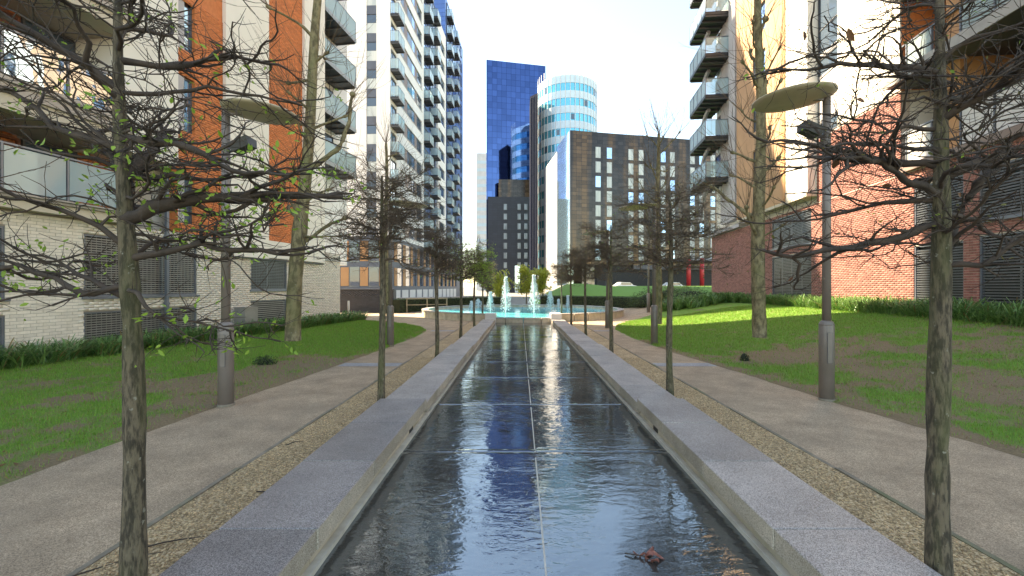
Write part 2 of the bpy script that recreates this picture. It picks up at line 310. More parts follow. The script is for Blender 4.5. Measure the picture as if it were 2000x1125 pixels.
def watermat(name, c1, c2, sc, strength, rough=.04, spec=.6, stretch=(1, 1, 1), ior=1.33):
    m, t, p = newmat(name); L = t.links.new; p.inputs['Roughness'].default_value = rough; p.inputs['IOR'].default_value = ior; p.inputs['Specular IOR Level'].default_value = spec
    geo = N(t, 'ShaderNodeNewGeometry'); mp = N(t, 'ShaderNodeMapping'); mp.inputs['Scale'].default_value = stretch; L(geo.outputs['Position'], mp.inputs[0])
    nz = N(t, 'ShaderNodeTexNoise', Scale=3, Detail=5); L(geo.outputs['Position'], nz.inputs['Vector'])
    mx = N(t, 'ShaderNodeMix', data_type='RGBA'); mx.inputs[6].default_value = rgb(c1); mx.inputs[7].default_value = rgb(c2); L(nz.outputs[0], mx.inputs[0]); L(mx.outputs[2], p.inputs['Base Color'])
    a = N(t, 'ShaderNodeTexNoise', Scale=sc, Detail=3, Roughness=.55, Distortion=.6); L(mp.outputs[0], a.inputs['Vector'])
    b = N(t, 'ShaderNodeTexNoise', Scale=sc * .28, Detail=2, Distortion=.3); L(mp.outputs[0], b.inputs['Vector'])
    ad = N(t, 'ShaderNodeMath', operation='MULTIPLY_ADD'); ad.inputs[1].default_value = 2.0; L(b.outputs[0], ad.inputs[0]); L(a.outputs[0], ad.inputs[2])
    cm = N(t, 'ShaderNodeTexNoise', Scale=1.1, Detail=2); L(geo.outputs['Position'], cm.inputs['Vector'])   # calmer and livelier stretches
    cr = N(t, 'ShaderNodeMapRange'); cr.inputs[1].default_value = .38; cr.inputs[2].default_value = .62; cr.inputs[3].default_value = .35; cr.inputs[4].default_value = 1.2; L(cm.outputs[0], cr.inputs[0])
    cs = N(t, 'ShaderNodeMath', operation='MULTIPLY'); cs.inputs[1].default_value = strength; L(cr.outputs[0], cs.inputs[0])
    bp = N(t, 'ShaderNodeBump', Strength=strength, Distance=.02); L(cs.outputs[0], bp.inputs['Strength']); L(ad.outputs[0], bp.inputs['Height']); L(bp.outputs[0], p.inputs['Normal']); return m
M['water'] = watermat('channel_water', (.045, .045, .043), (.085, .08, .07), 12, .22, .035, .9, (.75, 1.4, 1), 2.0)
M['water'].node_tree.nodes['Principled BSDF'].inputs['Specular Tint'].default_value = (.78, .9, 1, 1)
M['pool'] = watermat('pool_water', (.05, .52, .64), (.16, .74, .82), 6, .5, .06, .4)
def spraymat():
    m, t, p = newmat('spray'); p.inputs['Base Color'].default_value = (.86, .92, .95, 1); p.inputs['Roughness'].default_value = .2
    tl = N(t, 'ShaderNodeBsdfTranslucent'); tl.inputs[0].default_value = (.86, .93, .97, 1); ms = N(t, 'ShaderNodeMixShader'); ms.inputs[0].default_value = .5
    t.links.new(p.outputs[0], ms.inputs[1]); t.links.new(tl.outputs[0], ms.inputs[2]); t.links.new(ms.outputs[0], t.nodes['Material Output'].inputs[0]); return m
M['spray'] = spraymat()

# ---------------------------------------------------------------- ground sheets
XC = .155
def sheet(name, xs, ys, zf, mat_, keep=None):
    xs = np.asarray(xs, float); ys = np.asarray(ys, float); X, Y = np.meshgrid(xs, ys)
    v = np.stack([X, Y, zf(X, Y)], -1).reshape(-1, 3); nx = len(xs); f = []
    for j in range(len(ys) - 1):
        for i in range(nx - 1):
            if keep and not keep((xs[i] + xs[i + 1]) / 2, (ys[j] + ys[j + 1]) / 2): continue
            a = j * nx + i; f.append((a, a + 1, a + nx + 1, a + nx))
    return link(name, npmesh(name, v, f, mat_, True))
def gbase(X, Y):
    near = (X > -19) & (X < 19) & (Y > -10) & (Y < 41)
    return G(X, Y) - np.where(near, .8, .06)
xs = sorted(set([-1500, -600, -200, -90, -60, 60, 90, 200, 600, 1500] + list(np.arange(-40, 46, 3.0)) + [-19.01, -18.9, 18.9, 19.01]))
ys = sorted(set([-1500, -600, -200, -80, -40, 130, 200, 400, 800, 1500] + list(np.arange(-24, 120, 4.0)) + [-10.01, -9.9, 40.9, 41.01]))
tag(sheet('ground', xs, ys, gbase, M['ground']), kind='structure')
XL, XR = XC - 1.5, XC + 1.5
xs = sorted(list(np.arange(-22, 22.01, .5)) + [XL, XR]); ys = sorted(list(np.arange(-12, 44.01, .5)) + [22.3])
tag(sheet('path', xs, ys, G, M['path'], lambda x, y: not (XL < x < XR and y < 22.3)), kind='structure')
def ribbon(name, x0, x1, y0, y1, dz, mat_, th=0):
    ys = np.linspace(y0, y1, max(2, int((y1 - y0) / .5)))
    o = sheet(name, [x0, x1], ys, lambda X, Y: G(X, Y) + dz, mat_); return o
for side, (a, b) in {'left': (XC - 2.63, XC - 1.98), 'right': (XC + 1.98, XC + 2.63)}.items():
    tag(ribbon('gravel_strip', a, b, -4, 21.6, .006, M['gravel']), kind='structure')
    e0, e1 = (a - .04, a) if side == 'left' else (b, b + .04)
    mb = MB()
    for k in range(13):
        y = -4 + k * 2; mb.box(e0, e1, y, y + 1.985, float(G(0, y + 1)) - .1, float(G(0, y + 1)) + .014)
    tag(mb.build('edging_strip', M['edging']), kind='structure')
    # loose pebbles, dense near the camera
    n = 15000; yy = 1.0 + 9.5 * rng.random(n) ** 1.7; xx = a + .01 + (b - a - .02) * rng.random(n)
    sz = rng.uniform(.004, .0105, n); oc = np.array([(1, 0, 0), (-1, 0, 0), (0, 1, 0), (0, -1, 0), (0, 0, .7), (0, 0, -.7)])
    fo = np.array([(0, 2, 4), (2, 1, 4), (1, 3, 4), (3, 0, 4), (2, 0, 5), (1, 2, 5), (3, 1, 5), (0, 3, 5)])
    ang = rng.uniform(0, 6.28, n); ca, sa = np.cos(ang), np.sin(ang); el = rng.uniform(.7, 1.5, n)
    P = oc[None] * sz[:, None, None]; px = P[..., 0] * el[:, None]; py = P[..., 1]
    P = np.stack([px * ca[:, None] - py * sa[:, None], px * sa[:, None] + py * ca[:, None], P[..., 2]], -1)
    P += np.stack([xx, yy, G(xx, yy) + .009], -1)[:, None]
    F_ = (fo[None] + 6 * np.arange(n)[:, None, None]).reshape(-1, 3)
    o = link('loose_gravel', npmesh('loose_gravel', P.reshape(-1, 3), F_, M['pebble']))
    tag(o, 'loose golden gravel pebbles in the strip along the %s granite kerb' % side, 'gravel', kind='stuff')
for y in (9.35, 17.2):                              # sett bands across both paths
    for a, b in ((-3.8, XC - 2.7), (XC + 2.7, 4.1)):
        if y > 12: a, b = max(a, -3.45), min(b, 3.6)
        o = ribbon('sett_band', a, b, y, y + .42, .004, M['band']); tag(o, kind='structure')
# ---------------------------------------------------------------- lawns
def lawn(name, yl, lx, rx, mudf):
    ny, nx = len(yl), 64; V = np.zeros((ny, nx, 3))
    for j, y in enumerate(yl):
        a, b = lx(y), rx(y); V[j, :, 0] = np.linspace(a, b, nx); V[j, :, 1] = y
    V[..., 2] = G(V[..., 0], V[..., 1]) + .03 + .03 * (fbm(V[..., 0] * 1.5, V[..., 1] * 1.5) - .5)
    V[:, 0, 2] -= .028; V[:, -1, 2] -= .028
    g = np.clip(mudf(V[..., 0], V[..., 1]), 0, 1)
    f = [(j * nx + i, j * nx + i + 1, (j + 1) * nx + i + 1, (j + 1) * nx + i) for j in range(ny - 1) for i in range(nx - 1)]
    me = npmesh(name, V.reshape(-1, 3), f, M['lawn'], True); pattr(me, 'grass', g.ravel())
    return tag(link(name, me), kind='structure')
def blades(n, xf, gf, label, mt='blade', hmin=.02, hmax=.055):
    x, y = xf(n); g = np.clip(gf(x, y), 0, 1); k = rng.random(len(x)) < np.clip((g - .08) * 1.7, .12, 1); x, y = x[k], y[k]; m = len(x)
    z = G(x, y) + .03 + .03 * (fbm(x * 1.5, y * 1.5) - .5) - .004
    s = 1 + np.clip(y - 4, 0, 20) * .09
    a = rng.uniform(0, 6.28, m); h = rng.uniform(hmin, hmax, m) * np.minimum(s, 1.35); wd = .0035 * s; ln = rng.uniform(0, .6, m) * h; b = rng.uniform(0, 6.28, m)
    p0 = np.stack([x - np.cos(a) * wd, y - np.sin(a) * wd, z], -1); p1 = np.stack([x + np.cos(a) * wd, y + np.sin(a) * wd, z], -1)
    p2 = np.stack([x + np.cos(b) * ln, y + np.sin(b) * ln, z + h], -1)
    v = np.stack([p0, p1, p2], 1).reshape(-1, 3); f = np.arange(3 * m).reshape(-1, 3)
    o = link('grass', npmesh('grass', v, f, M[mt])); return tag(o, label, 'grass', kind='stuff')
LO, LD = (-10.9, 9.4), (.131, 1.0)      # left block frontage line
RO, RD = (12.9, 12.9), (.098, 1.0)      # right block frontage line
lwx = lambda y: LO[0] + LD[0] * (y - LO[1]); rwx = lambda y: RO[0] + RD[0] * (y - RO[1])
_l = np.array([(-12, -4.5), (3.66, -4.22), (6.2, -4.12), (9.2, -3.85), (12.1, -3.65), (15, -3.52), (17.3, -3.6), (18.8, -4.1), (20.6, -5.2), (22, -6.6), (23, -8.6)])
_r = np.array([(-12, 5.2), (4.25, 4.75), (6.5, 4.42), (9.1, 4.15), (11.6, 3.85), (15, 3.68), (18, 3.78), (20, 4.3), (22.5, 5.4), (25, 7.2), (27, 9.6)])
lre = lambda y: float(np.interp(y, _l[:, 0], _l[:, 1])) + .05 * (float(vnoise(y * 2.1, 3.3)) - .5) + .03 * (float(vnoise(y * 7, 9.3)) - .5)
rle = lambda y: float(np.interp(y, _r[:, 0], _r[:, 1])) + .05 * (float(vnoise(y * 2.1, 13.3)) - .5) + .03 * (float(vnoise(y * 7, 19.3)) - .5)
def gl(x, y):                            # grass cover, left lawn: muddy towards the path, and round the plane tree
    d = np.interp(y, _l[:, 0], _l[:, 1]) - x
    g = .22 + 1.5 * (fbm(x * 1.1 + 3, y * 1.1) - .42) + 1.5 * (fbm(x * 3.7 + 9, y * 3.7, 3) - .48) + .42 * sstep(.3, 3.2, d) + .55 * sstep(10.5, 13, y) - .30 * (1 - sstep(.0, .5, d))
    g -= .9 * np.exp(-(((x + 4.7) / 1.0) ** 2 + ((y - 9.5) / .8) ** 2)) + .5 * np.exp(-(((x + 5.2) / 1.3) ** 2 + ((y - 7.6) / .9) ** 2)); return g
def gr(x, y):
    d = x - np.interp(y, _r[:, 0], _r[:, 1])
    g = .36 + 1.5 * (fbm(x * 1.1 + 30, y * 1.1 + 9) - .45) + 1.5 * (fbm(x * 3.7 + 19, y * 3.7, 3) - .48) + .5 * sstep(10.5, 14, y) - .25 * (1 - sstep(0, .45, d)) + .25 * np.exp(-((d - .9) / .5) ** 2) - .35 * np.exp(-((d - 2.6) / 1.0) ** 2) * (1 - sstep(10, 13, y))
    g -= .9 * np.exp(-(((x - 5.6) / 1.2) ** 2 + ((y - 10.1) / .9) ** 2)); return g
lawn('lawn', np.arange(-10, 23.01, .15), lambda y: lwx(y) + .05, lre, gl)
lawn('lawn', np.arange(-10, 27.01, .15), rle, lambda y: rwx(y) - .05, gr)
def samp(e0, e1):
    def f(n):
        y = 2.5 + 20.0 * rng.random(n) ** 1.6; a = np.array([e0(q) for q in y]); b = np.array([e1(q) for q in y])
        return a + (b - a) * rng.random(n), y
    return f
_lre = lambda y: float(np.interp(y, _l[:, 0], _l[:, 1])); _rle = lambda y: float(np.interp(y, _r[:, 0], _r[:, 1]))
blades(150000, samp(lambda y: lwx(y) + .8, _lre), gl, 'short patchy grass on the lawn before the cream brick wall')
blades(150000, samp(_rle, lambda y: rwx(y) - 1.2), gr, 'short patchy grass on the muddy lawn before the red brick wall')
blades(45000, samp(lambda y: lwx(y) + .8, _lre), lambda x, y: gl(x, y) + .25, 'straw coloured dead grass mixed into the left lawn', 'strap_dry', .01, .04)
blades(45000, samp(_rle, lambda y: rwx(y) - 1.2), lambda x, y: gr(x, y) + .25, 'straw coloured dead grass mixed into the right lawn', 'strap_dry', .01, .04)
def litter(n, xf, label):
    x, y = xf(n); z = G(x, y) + .045; a = rng.uniform(0, 6.28, n); s = rng.uniform(.012, .04, n); tl = rng.uniform(-.3, .3, (n, 2))
    V = []
    for (du, dv) in ((-1, 0), (0, -.45), (1, 0), (0, .45)):
        px = du * s; py = dv * s; V.append(np.stack([x + px * np.cos(a) - py * np.sin(a), y + px * np.sin(a) + py * np.cos(a), z + px * tl[:, 0] + py * tl[:, 1]], -1))
    tag(link('leaf_litter', npmesh('leaf_litter', np.stack(V, 1).reshape(-1, 3), np.arange(4 * n).reshape(-1, 4), M['leaf_dry'])), label, 'leaf litter', kind='stuff')
litter(900, samp(lambda y: lwx(y) + .8, _lre), 'scattered brown leaf scraps on the left lawn'); litter(1100, samp(_rle, lambda y: rwx(y) - 1.2), 'scattered brown leaf scraps on the right lawn')
mx_ = lambda X, Y: G(X, Y) + .02
xs = np.arange(1.5, 40.1, .75); ys = np.arange(37.2, 80, .75)
o = sheet('grass_mound', xs, ys, mx_, M['lawn'], lambda x, y: x > 2 + (y - 37) * -.02)
pattr(o.data, 'grass', np.full(len(o.data.vertices), .9)); tag(o, kind='structure')
# ---------------------------------------------------------------- water channel
ch = MB().box(XL - .3, XR + .3, -6, 22.4, -.75, -.55).build('channel_bed', M['slate']); tag(ch, kind='structure')
we = [-6, -3.1, -1.15, .8, 4.70, 6.62, 8.6, 10.45, 12.4, 14.4, 16.4, 18.4, 20.4, 22.28]
wz = lambda k: -.085 - .006 * k
wroot = empty('water'); tag(wroot, kind='structure')
for k in range(len(we) - 1):
    y0, y1, z, zn = we[k], we[k + 1], wz(k), wz(k + 1)
    n = 10; v = []; f = []
    prof = [(y0, z), (y1 - .10, z), (y1 - .05, z + .004), (y1 - .015, z - .002), (y1, z - .010), (y1 + .006, zn - .006)]
    if k: prof = [(y0 + .007, z - .006), (y0 + .03, z + .002), (y0 + .06, z + .003), (y0 + .10, z - .002), (y0 + .16, z)] + [(y1 - .22, z), (y1 - .14, z + .002), (y1 - .07, z + .003), (y1 - .03, z + .001), (y1, z - .004), (y1 + .006, zn - .006)]
    for (y, zz) in prof: v += [(XC - 1.395, y, zz), (XC + 1.395, y, zz)]
    for i in range(len(prof) - 1): f.append((2 * i, 2 * i + 1, 2 * i + 3, 2 * i + 2))
    MB().add(v, f).build('water_terrace', M['water'], wroot)
ln = MB()                                # pale joint strip down the middle of the bed, showing through the film
for k in range(len(we) - 1): ln.box(XC - .006, XC + .006, we[k] + .01, we[k + 1] - .11, wz(k) - .005, wz(k) + .0015)
ln.build('centre_strip', M['ledge'], wroot)
kr = empty('granite_kerb_wall', (XC, 0, 0), 0, 'long stepped granite kerb wall with slab coping, left bank of the channel', 'kerb wall')
kr2 = empty('granite_kerb_wall', (XC, 0, 0), 0, 'long stepped granite kerb wall with slab coping, right bank of the channel', 'kerb wall')
runs = [(-3.68, 5.95, .150, 9), (5.95, 12.0, .095, 6), (12.0, 18.05, .05, 6), (18.05, 22.35, .01, 4)]
def bevslab(L_, W_, T_, b=.006, top='granite'):
    import bmesh
    bm = bmesh.new(); bmesh.ops.create_cube(bm, size=1)
    for v in bm.verts: v.co = Vector((v.co.x * W_, v.co.y * L_, v.co.z * T_))
    bmesh.ops.bevel(bm, geom=bm.edges[:], offset=b, segments=1, affect='EDGES')
    me = bpy.data.meshes.new('coping_slab'); bm.to_mesh(me); bm.free()
    me.materials.append(M[top]); me.materials.append(M['granite_side'])
    for p in me.polygons: p.material_index = 0 if p.normal.z > .5 else 1
    return me
for sgn, root in ((-1, kr), (1, kr2)):
    for ri, (y0, y1, zt, n) in enumerate(runs):
        L_ = (y1 - y0) / n; me = bevslab(L_ - .011, .61, .135, .006, 'granite_dark' if sgn < 0 and ri == 0 else 'granite')
        for k in range(n):
            o = link('coping_slab', me, root); o.location = (sgn * (1.695 + rnd.uniform(-.004, .004)), y0 + L_ * (k + .5), zt - .0675 + rnd.uniform(-.003, .003))
            o.rotation_euler = (rnd.uniform(-.002, .002), 0, rnd.uniform(-.0015, .0015))
        nb = int((y1 - y0) / 1.5)
        for k in range(nb):
            a = y0 + (y1 - y0) * k / nb; b = y0 + (y1 - y0) * (k + 1) / nb
            x0, x1 = sorted((sgn * 1.435, sgn * 1.95)); ubox('wall_stone', M['stone_pale'], root, x0, x1, a + .003, b - .003, -.74, zt - .137)
    for k in range(len(we) - 1):        # thin pale ledge following each terrace
        x0, x1 = sorted((sgn * 1.385, sgn * 1.434)); ubox('ledge', M['ledge'], root, x0, x1, we[k] + .002, we[k + 1] - .002, wz(k) - .3, wz(k) + .035)
    for (yy, zt) in ((5.2, .0), (11.3, -.06), (17.3, -.12)):      # small square outlet under the end of a run
        x0, x1 = sorted((sgn * 1.428, sgn * 1.5)); ubox('outlet', M['black'], root, x0, x1, yy, yy + .16, zt - .10, zt + .01)
# ---------------------------------------------------------------- fountain pool
PC = (XC, 28.4); PR = 6.2; RIMZ = .27; PW = .20
pool = empty('fountain_pool', (PC[0], PC[1], 0), 0, 'round fountain basin with curved pale stone seat wall at the channel end', 'fountain basin')
ns = 44; gz = float(G(0, 22)) - .1
for k in range(ns):
    a0 = 2 * math.pi * k / ns + .004; a1 = 2 * math.pi * (k + 1) / ns - .004; mid = (a0 + a1) / 2
    if abs((mid - 1.5 * math.pi)) < .24: zt, zb = .072, .02
    else: zt, zb = RIMZ, RIMZ - .06
    def arc(r0, r1):
        return [(r1 * math.cos(lerp(a0, a1, t)), r1 * math.sin(lerp(a0, a1, t))) for t in (0, .5, 1)] + [(r0 * math.cos(lerp(a0, a1, t)), r0 * math.sin(lerp(a0, a1, t))) for t in (1, .5, 0)]
    MB().prism(arc(PR - .34, PR + .03), zb, zt).build('rim_stone', M['granite'], pool)
    MB().prism(arc(PR - .30, PR), gz - .4, zb - .002).build('wall_panel', M['stone_pale'], pool)
for s in (-1, 1): ubox('rim_pier', M['white_panel'], pool, s * 1.62 - .26, s * 1.62 + .26, -PR - .12, -PR + .9, gz, RIMZ + .02)
o = MB().prism([((PR - .31) * math.cos(2 * math.pi * k / 64), (PR - .31) * math.sin(2 * math.pi * k / 64)) for k in range(64)], gz, .085).build('pool_water', M['pool']); o.location = (PC[0], PC[1], 0); tag(o, kind='structure')
def jet(px, Y, top, spread, label, dens=1.0):
    x = (px - 1016) / 880 * Y; zt = EZ + (560 - top) * Y / 880; z0 = .085; h = zt - z0
    root = empty('fountain_jet', (x, Y, z0), 0, label, 'fountain jet', 'white water jets of the fountain')
    pts = [(rnd.uniform(-.012, .012) * (1 + 2 * t), rnd.uniform(-.012, .012) * (1 + 2 * t), h * t) for t in np.linspace(0, 1, 14)]
    MB().tube(pts, [(.010 + .012 * min(1, i / 10)) * rnd.uniform(.7, 1.3) * (1 if i < 12 else .5) for i in range(14)], 7).build('water_column', M['spray'], root, True)
    n = int(1500 * dens); t = rng.random(n) ** .6; up = rng.random(n) < .5
    r = np.where(up, .012 + .10 * t * rng.random(n) ** 2.2, spread * (1 - t ** 2) ** .8 * rng.random(n) ** .8 + .05 * t); a = rng.uniform(0, 6.28, n)
    P = np.stack([r * np.cos(a), r * np.sin(a), t * h * np.where(up, 1, rng.uniform(.8, 1.0, n))], -1); s = rng.uniform(.004, .018, n) * (1 + .5 * up)
    oc = np.array([(1, 0, 0), (-1, 0, 0), (0, 1, 0), (0, -1, 0), (0, 0, 1.5), (0, 0, -1.5)]); fo = np.array([(0, 2, 4), (2, 1, 4), (1, 3, 4), (3, 0, 4), (2, 0, 5), (1, 2, 5), (3, 1, 5), (0, 3, 5)])
    V = P[:, None] + oc[None] * s[:, None, None]
    o = link('droplets', npmesh('droplets', V.reshape(-1, 3), (fo[None] + 6 * np.arange(n)[:, None, None]).reshape(-1, 3), M['spray'], True), root); o['kind'] = 'stuff'
jet(988, 25.2, 541, .34, 'tall white water jet left of the channel axis, plume bending right', 1.6)
jet(1043, 25.2, 537, .36, 'tallest white water jet just right of the channel axis', 1.7)
jet(958, 27.5, 570, .25, 'shorter white water jet behind the left kerb end')
jet(1075, 26.5, 568, .28, 'white water jet behind the right kerb end', 1.2)
jet(1091, 31.0, 584, .12, 'thin low water jet at the right of the basin, beside a slim trunk', .4)
jet(1109, 31.5, 577, .14, 'low white water jet at the right edge of the basin', .6)
jet(921, 30.5, 588, .2, 'low white water jet at the far left of the basin', .6)
jet(934, 32.5, 584, .4, 'broad low spray of water at the back left of the basin', .9)
# ---------------------------------------------------------------- dead leaf and twigs
def dead_leaf(x, y, z, s, label):
    root = empty('dead_leaf', (x, y, z), 0, label, 'leaf')
    for ang, l, wd in ((-.1, 1, .42), (.75, .8, .36), (-.95, .85, .36), (2.7, .55, .3)):
        v = []; f = []
        prof = [(0, .05), (.25, .7), (.5, 1), (.75, .75), (.92, .35), (1, .02)]
        for t, ww in prof:
            for e, sg in enumerate((-1, 0, 1)):
                zz = .012 * abs(sg) + .02 * math.sin(t * 5 + ang * 3); lx_, ly_ = t * l * s, sg * ww * wd * s * .5
                v.append((lx_ * math.cos(ang) - ly_ * math.sin(ang), lx_ * math.sin(ang) + ly_ * math.cos(ang), .006 + zz))
        for i in range(len(prof) - 1):
            for e in range(2): f.append((i * 3 + e, i * 3 + e + 1, i * 3 + e + 4, i * 3 + e + 3))
        MB().add(v, f).build('lobe', M['leaf_wet'], root)
    MB().tube([(0, 0, .01), (-.5 * s, .12 * s, .012), (-.9 * s, .3 * s, .006)], .004, 5).build('stalk', M['twig'], root)
M['leaf_wet'] = mat('wet_leaf', (.42, .15, .10), (.27, .085, .06), 30, .35, .4, 80)
dead_leaf(.79, 2.86, wz(3) + .002, .13, 'reddish brown dead leaf lying in the channel water')
def twig(x, y, l, a, label, nm=0):
    z = float(G(x, y)); p = [(t * l * math.cos(a + .3 * math.sin(t * 3 + nm)), t * l * math.sin(a + .3 * math.sin(t * 3 + nm)), .016 + .012 * math.sin(t * 7 + nm)) for t in np.linspace(0, 1, 8)]
    o = MB().tube(p, [.006 - .004 * i / 7 for i in range(8)], 5).build('fallen_twig', M['twig'])
    o.location = (x, y, z); tag(o, label, 'twig', 'fallen twigs'); return o
twig(-2.35, 2.72, .55, .25, 'dark fallen twig on the gravel beside the nearest left trunk')
twig(-2.05, 3.5, .4, .1, 'dark fallen twig lying further along the left gravel strip', 2)
twig(-3.9, 2.75, .32, .15, 'thin fallen twig on the left path near the picture edge', 4)
twig(-2.4, 4.6, .22, .5, 'short fallen twig on the left gravel beyond the others', 5)
twig(-2.5, 2.35, .5, .9, 'long fallen twig nearest the camera on the left gravel', 7)
M['perf'] = M['white_panel']
# ---------------------------------------------------------------- facade helpers (u along the frontage, d into the building, z up)
class Fac:
    def __init__(s, root, sg): s.r = root; s.s = sg
    def b(s, name, m, u0, u1, d0, d1, z0, z1, parent=None):
        y0, y1 = sorted((s.s * d0, s.s * d1)); return ubox(name, m, parent or s.r, u0, u1, y0, y1, z0, z1)
    def mesh(s, name, m, boxes, parent=None):
        mb = MB()
        for (u0, u1, d0, d1, z0, z1) in boxes:
            y0, y1 = sorted((s.s * d0, s.s * d1)); mb.box(u0, u1, y0, y1, z0, z1)
        return mb.build(name, m, parent or s.r)
    def wall(s, name, m, u0, u1, z0, z1, d0, d1, holes=()):
        us = sorted({u0, u1} | {q for h in holes for q in h[:2] if u0 < q < u1}); zs = sorted({z0, z1} | {q for h in holes for q in h[2:] if z0 < q < z1}); B = []
        for i in range(len(us) - 1):
            run = None
            for j in range(len(zs) - 1):
                cu, cz = (us[i] + us[i + 1]) / 2, (zs[j] + zs[j + 1]) / 2
                if any(h[0] < cu < h[1] and h[2] < cz < h[3] for h in holes): continue
                B.append((us[i], us[i + 1], d0, d1, zs[j], zs[j + 1]))
        return s.mesh(name, m, B)
    def bricks(s, m, u0, u1, z0, z1, holes, d=0.0, L_=.225, H_=.075, J=.010, near=None, nmax=300, proud=.008):
        """running bond; the 300 that show largest are pieces, the rest one joined part"""
        P = []; r = 0; z = z0
        while z + H_ * .6 < z1:
            u = u0 - (L_ / 2 if r % 2 else 0)
            while u < u1:
                a, b = max(u, u0), min(u + L_ - J, u1); za, zb = z, min(z + H_ - J, z1)
                for h in holes:
                    if h[2] - .02 < (za + zb) / 2 < h[3] + .02:
                        if a < h[0] < b: b = h[0]
                        elif a < h[1] < b: a = h[1]
                        elif h[0] <= a and b <= h[1]: b = a
                if b - a > .03: P.append((a, b, za, zb))
                u += L_
            z += H_; r += 1
        if near: P.sort(key=near)
        for (a, b, za, zb) in P[:nmax]: s.b('brick', m, a, b, d - proud, d + .03, za, zb)
        rest = P[nmax:]
        if rest:
            A = np.array(rest); n = len(A); V = np.zeros((n, 8, 3)); y0, y1 = s.s * (d - proud), s.s * (d + .03)
            jit = rng.uniform(-.002, .002, n) * s.s
            for k, (i, j, q) in enumerate([(0, 0, 0), (1, 0, 0), (1, 1, 0), (0, 1, 0), (0, 0, 1), (1, 0, 1), (1, 1, 1), (0, 1, 1)]):
                V[:, k, 0] = A[:, i]; V[:, k, 1] = (y1 if j else y0 + jit); V[:, k, 2] = A[:, 2 + q]
            f = np.array([(4, 5, 6, 7), (0, 3, 2, 1), (0, 1, 5, 4), (1, 2, 6, 5), (3, 0, 4, 7)]) if s.s > 0 else np.array([(7, 6, 5, 4), (1, 2, 3, 0), (4, 5, 1, 0), (5, 6, 2, 1), (7, 4, 0, 3)])
            o = link('brickwork', npmesh('brickwork', V.reshape(-1, 3), (f[None] + 8 * np.arange(n)[:, None, None]).reshape(-1, 4), m), s.r); o['kind'] = 'stuff'
    def louvre(s, u0, u1, z0, z1, pitch, m, mull=(), bars=0, depth=.12, sill=True):
        w = s.mesh('window', M['grey_metal'], [(u0, u0 + .045, .02, depth, z0, z1), (u1 - .045, u1, .02, depth, z0, z1), (u0 + .045, u1 - .045, .02, depth, z1 - .045, z1), (u0 + .045, u1 - .045, .02, depth, z0, z0 + .045)])
        s.b('backing', M['black'], u0 + .01, u1 - .01, depth + .02, depth + .06, z0, z1, w)
        n = int((z1 - z0 - .1) / pitch)
        for k in range(n):
            z = z0 + .06 + k * pitch; s.b('slat', m, u0 + .046, u1 - .046, .045, .075, z, z + pitch * .52, w)
        for q in mull: s.b('mullion', M['grey_metal'], q - .02, q + .02, .076, .11, z0 + .046, z1 - .046, w)
        for k in range(bars):
            q = lerp(u0 + .05, u1 - .05, (k + .5) / bars); s.b('bar', m, q - .006, q + .006, .0765, .09, z0 + .046, z1 - .046, w)
        if sill: s.b('sill', M['grey_metal'], u0 - .06, u1 + .06, -.06, .10, z0 - .06, z0 - .002, w)
        return w
    def window(s, u0, u1, z0, z1, d=.06, gm='window', tr=.5, split=None, name='window'):
        w = s.mesh(name, M['frame'], [(u0, u0 + .05, d - .04, d + .05, z0, z1), (u1 - .05, u1, d - .04, d + .05, z0, z1), (u0 + .05, u1 - .05, d - .04, d + .05, z1 - .05, z1), (u0 + .05, u1 - .05, d - .04, d + .05, z0, z0 + .05)])
        zc = lerp(z0, z1, tr)
        s.b('pane', M[gm], u0 + .05, u1 - .05, d, d + .03, z0 + .05, zc - .02, w); s.b('pane', M[gm], u0 + .05, u1 - .05, d, d + .03, zc + .02, z1 - .05, w)
        s.b('transom', M['frame'], u0 + .05, u1 - .05, d - .03, d + .04, zc - .02, zc + .02, w)
        if split: s.b('mullion', M['frame'], split - .02, split + .02, d - .035, d + .045, z0 + .05, z1 - .05, w)
        return w
    def balcony(s, u0, u1, d0, d1, z, th=.22, hgt=1.1, npan=3, ends=(1, 1), slabm='dark_metal', rail='grey_metal', joists=True):
        """projecting slab with glass balustrade: outer face at d0 (negative = outwards), wall at d1"""
        o = s.mesh('balcony', M[slabm], [(u0, u1, d0, d1, z - th, z)])
        s.mesh('edge_trim', M['gutter'], [(u0 - .02, u1 + .02, d0 - .025, d0 - .002, z - th - .01, z + .02)], o)
        if joists:
            n = max(2, int((u1 - u0) / .8))
            for k in range(n + 1):
                q = lerp(u0 + .05, u1 - .05, k / n); s.b('joist', M['frame'], q - .03, q + .03, d0 + .05, d1 - .02, z - th - .07, z - th - .002, o)
        for k in range(npan):
            a = lerp(u0, u1, k / npan) + .02; b = lerp(u0, u1, (k + 1) / npan) - .02
            s.b('glass_panel', M['glass'], a, b, d0 + .02, d0 + .04, z + .06, z + hgt - .04, o)
        for e, q in zip(ends, (u0 + .02, u1 - .02)):
            if e: s.b('glass_panel', M['glass'], q - .01, q + .01, d0 + .06, d1 - .04, z + .06, z + hgt - .04, o)
        s.mesh('handrail', M[rail], [(u0, u1, d0 + .01, d0 + .05, z + hgt - .04, z + hgt)] + [(q - .02, q + .02, d0 + .06, d1 - .02, z + hgt - .04, z + hgt) for e, q in zip(ends, (u0 + .02, u1 - .02)) if e]
               + [(lerp(u0, u1, k / npan) - .015, lerp(u0, u1, k / npan) + .015, d0 + .01, d0 + .05, z, z + hgt - .04) for k in range(npan + 1)], o)
        return o
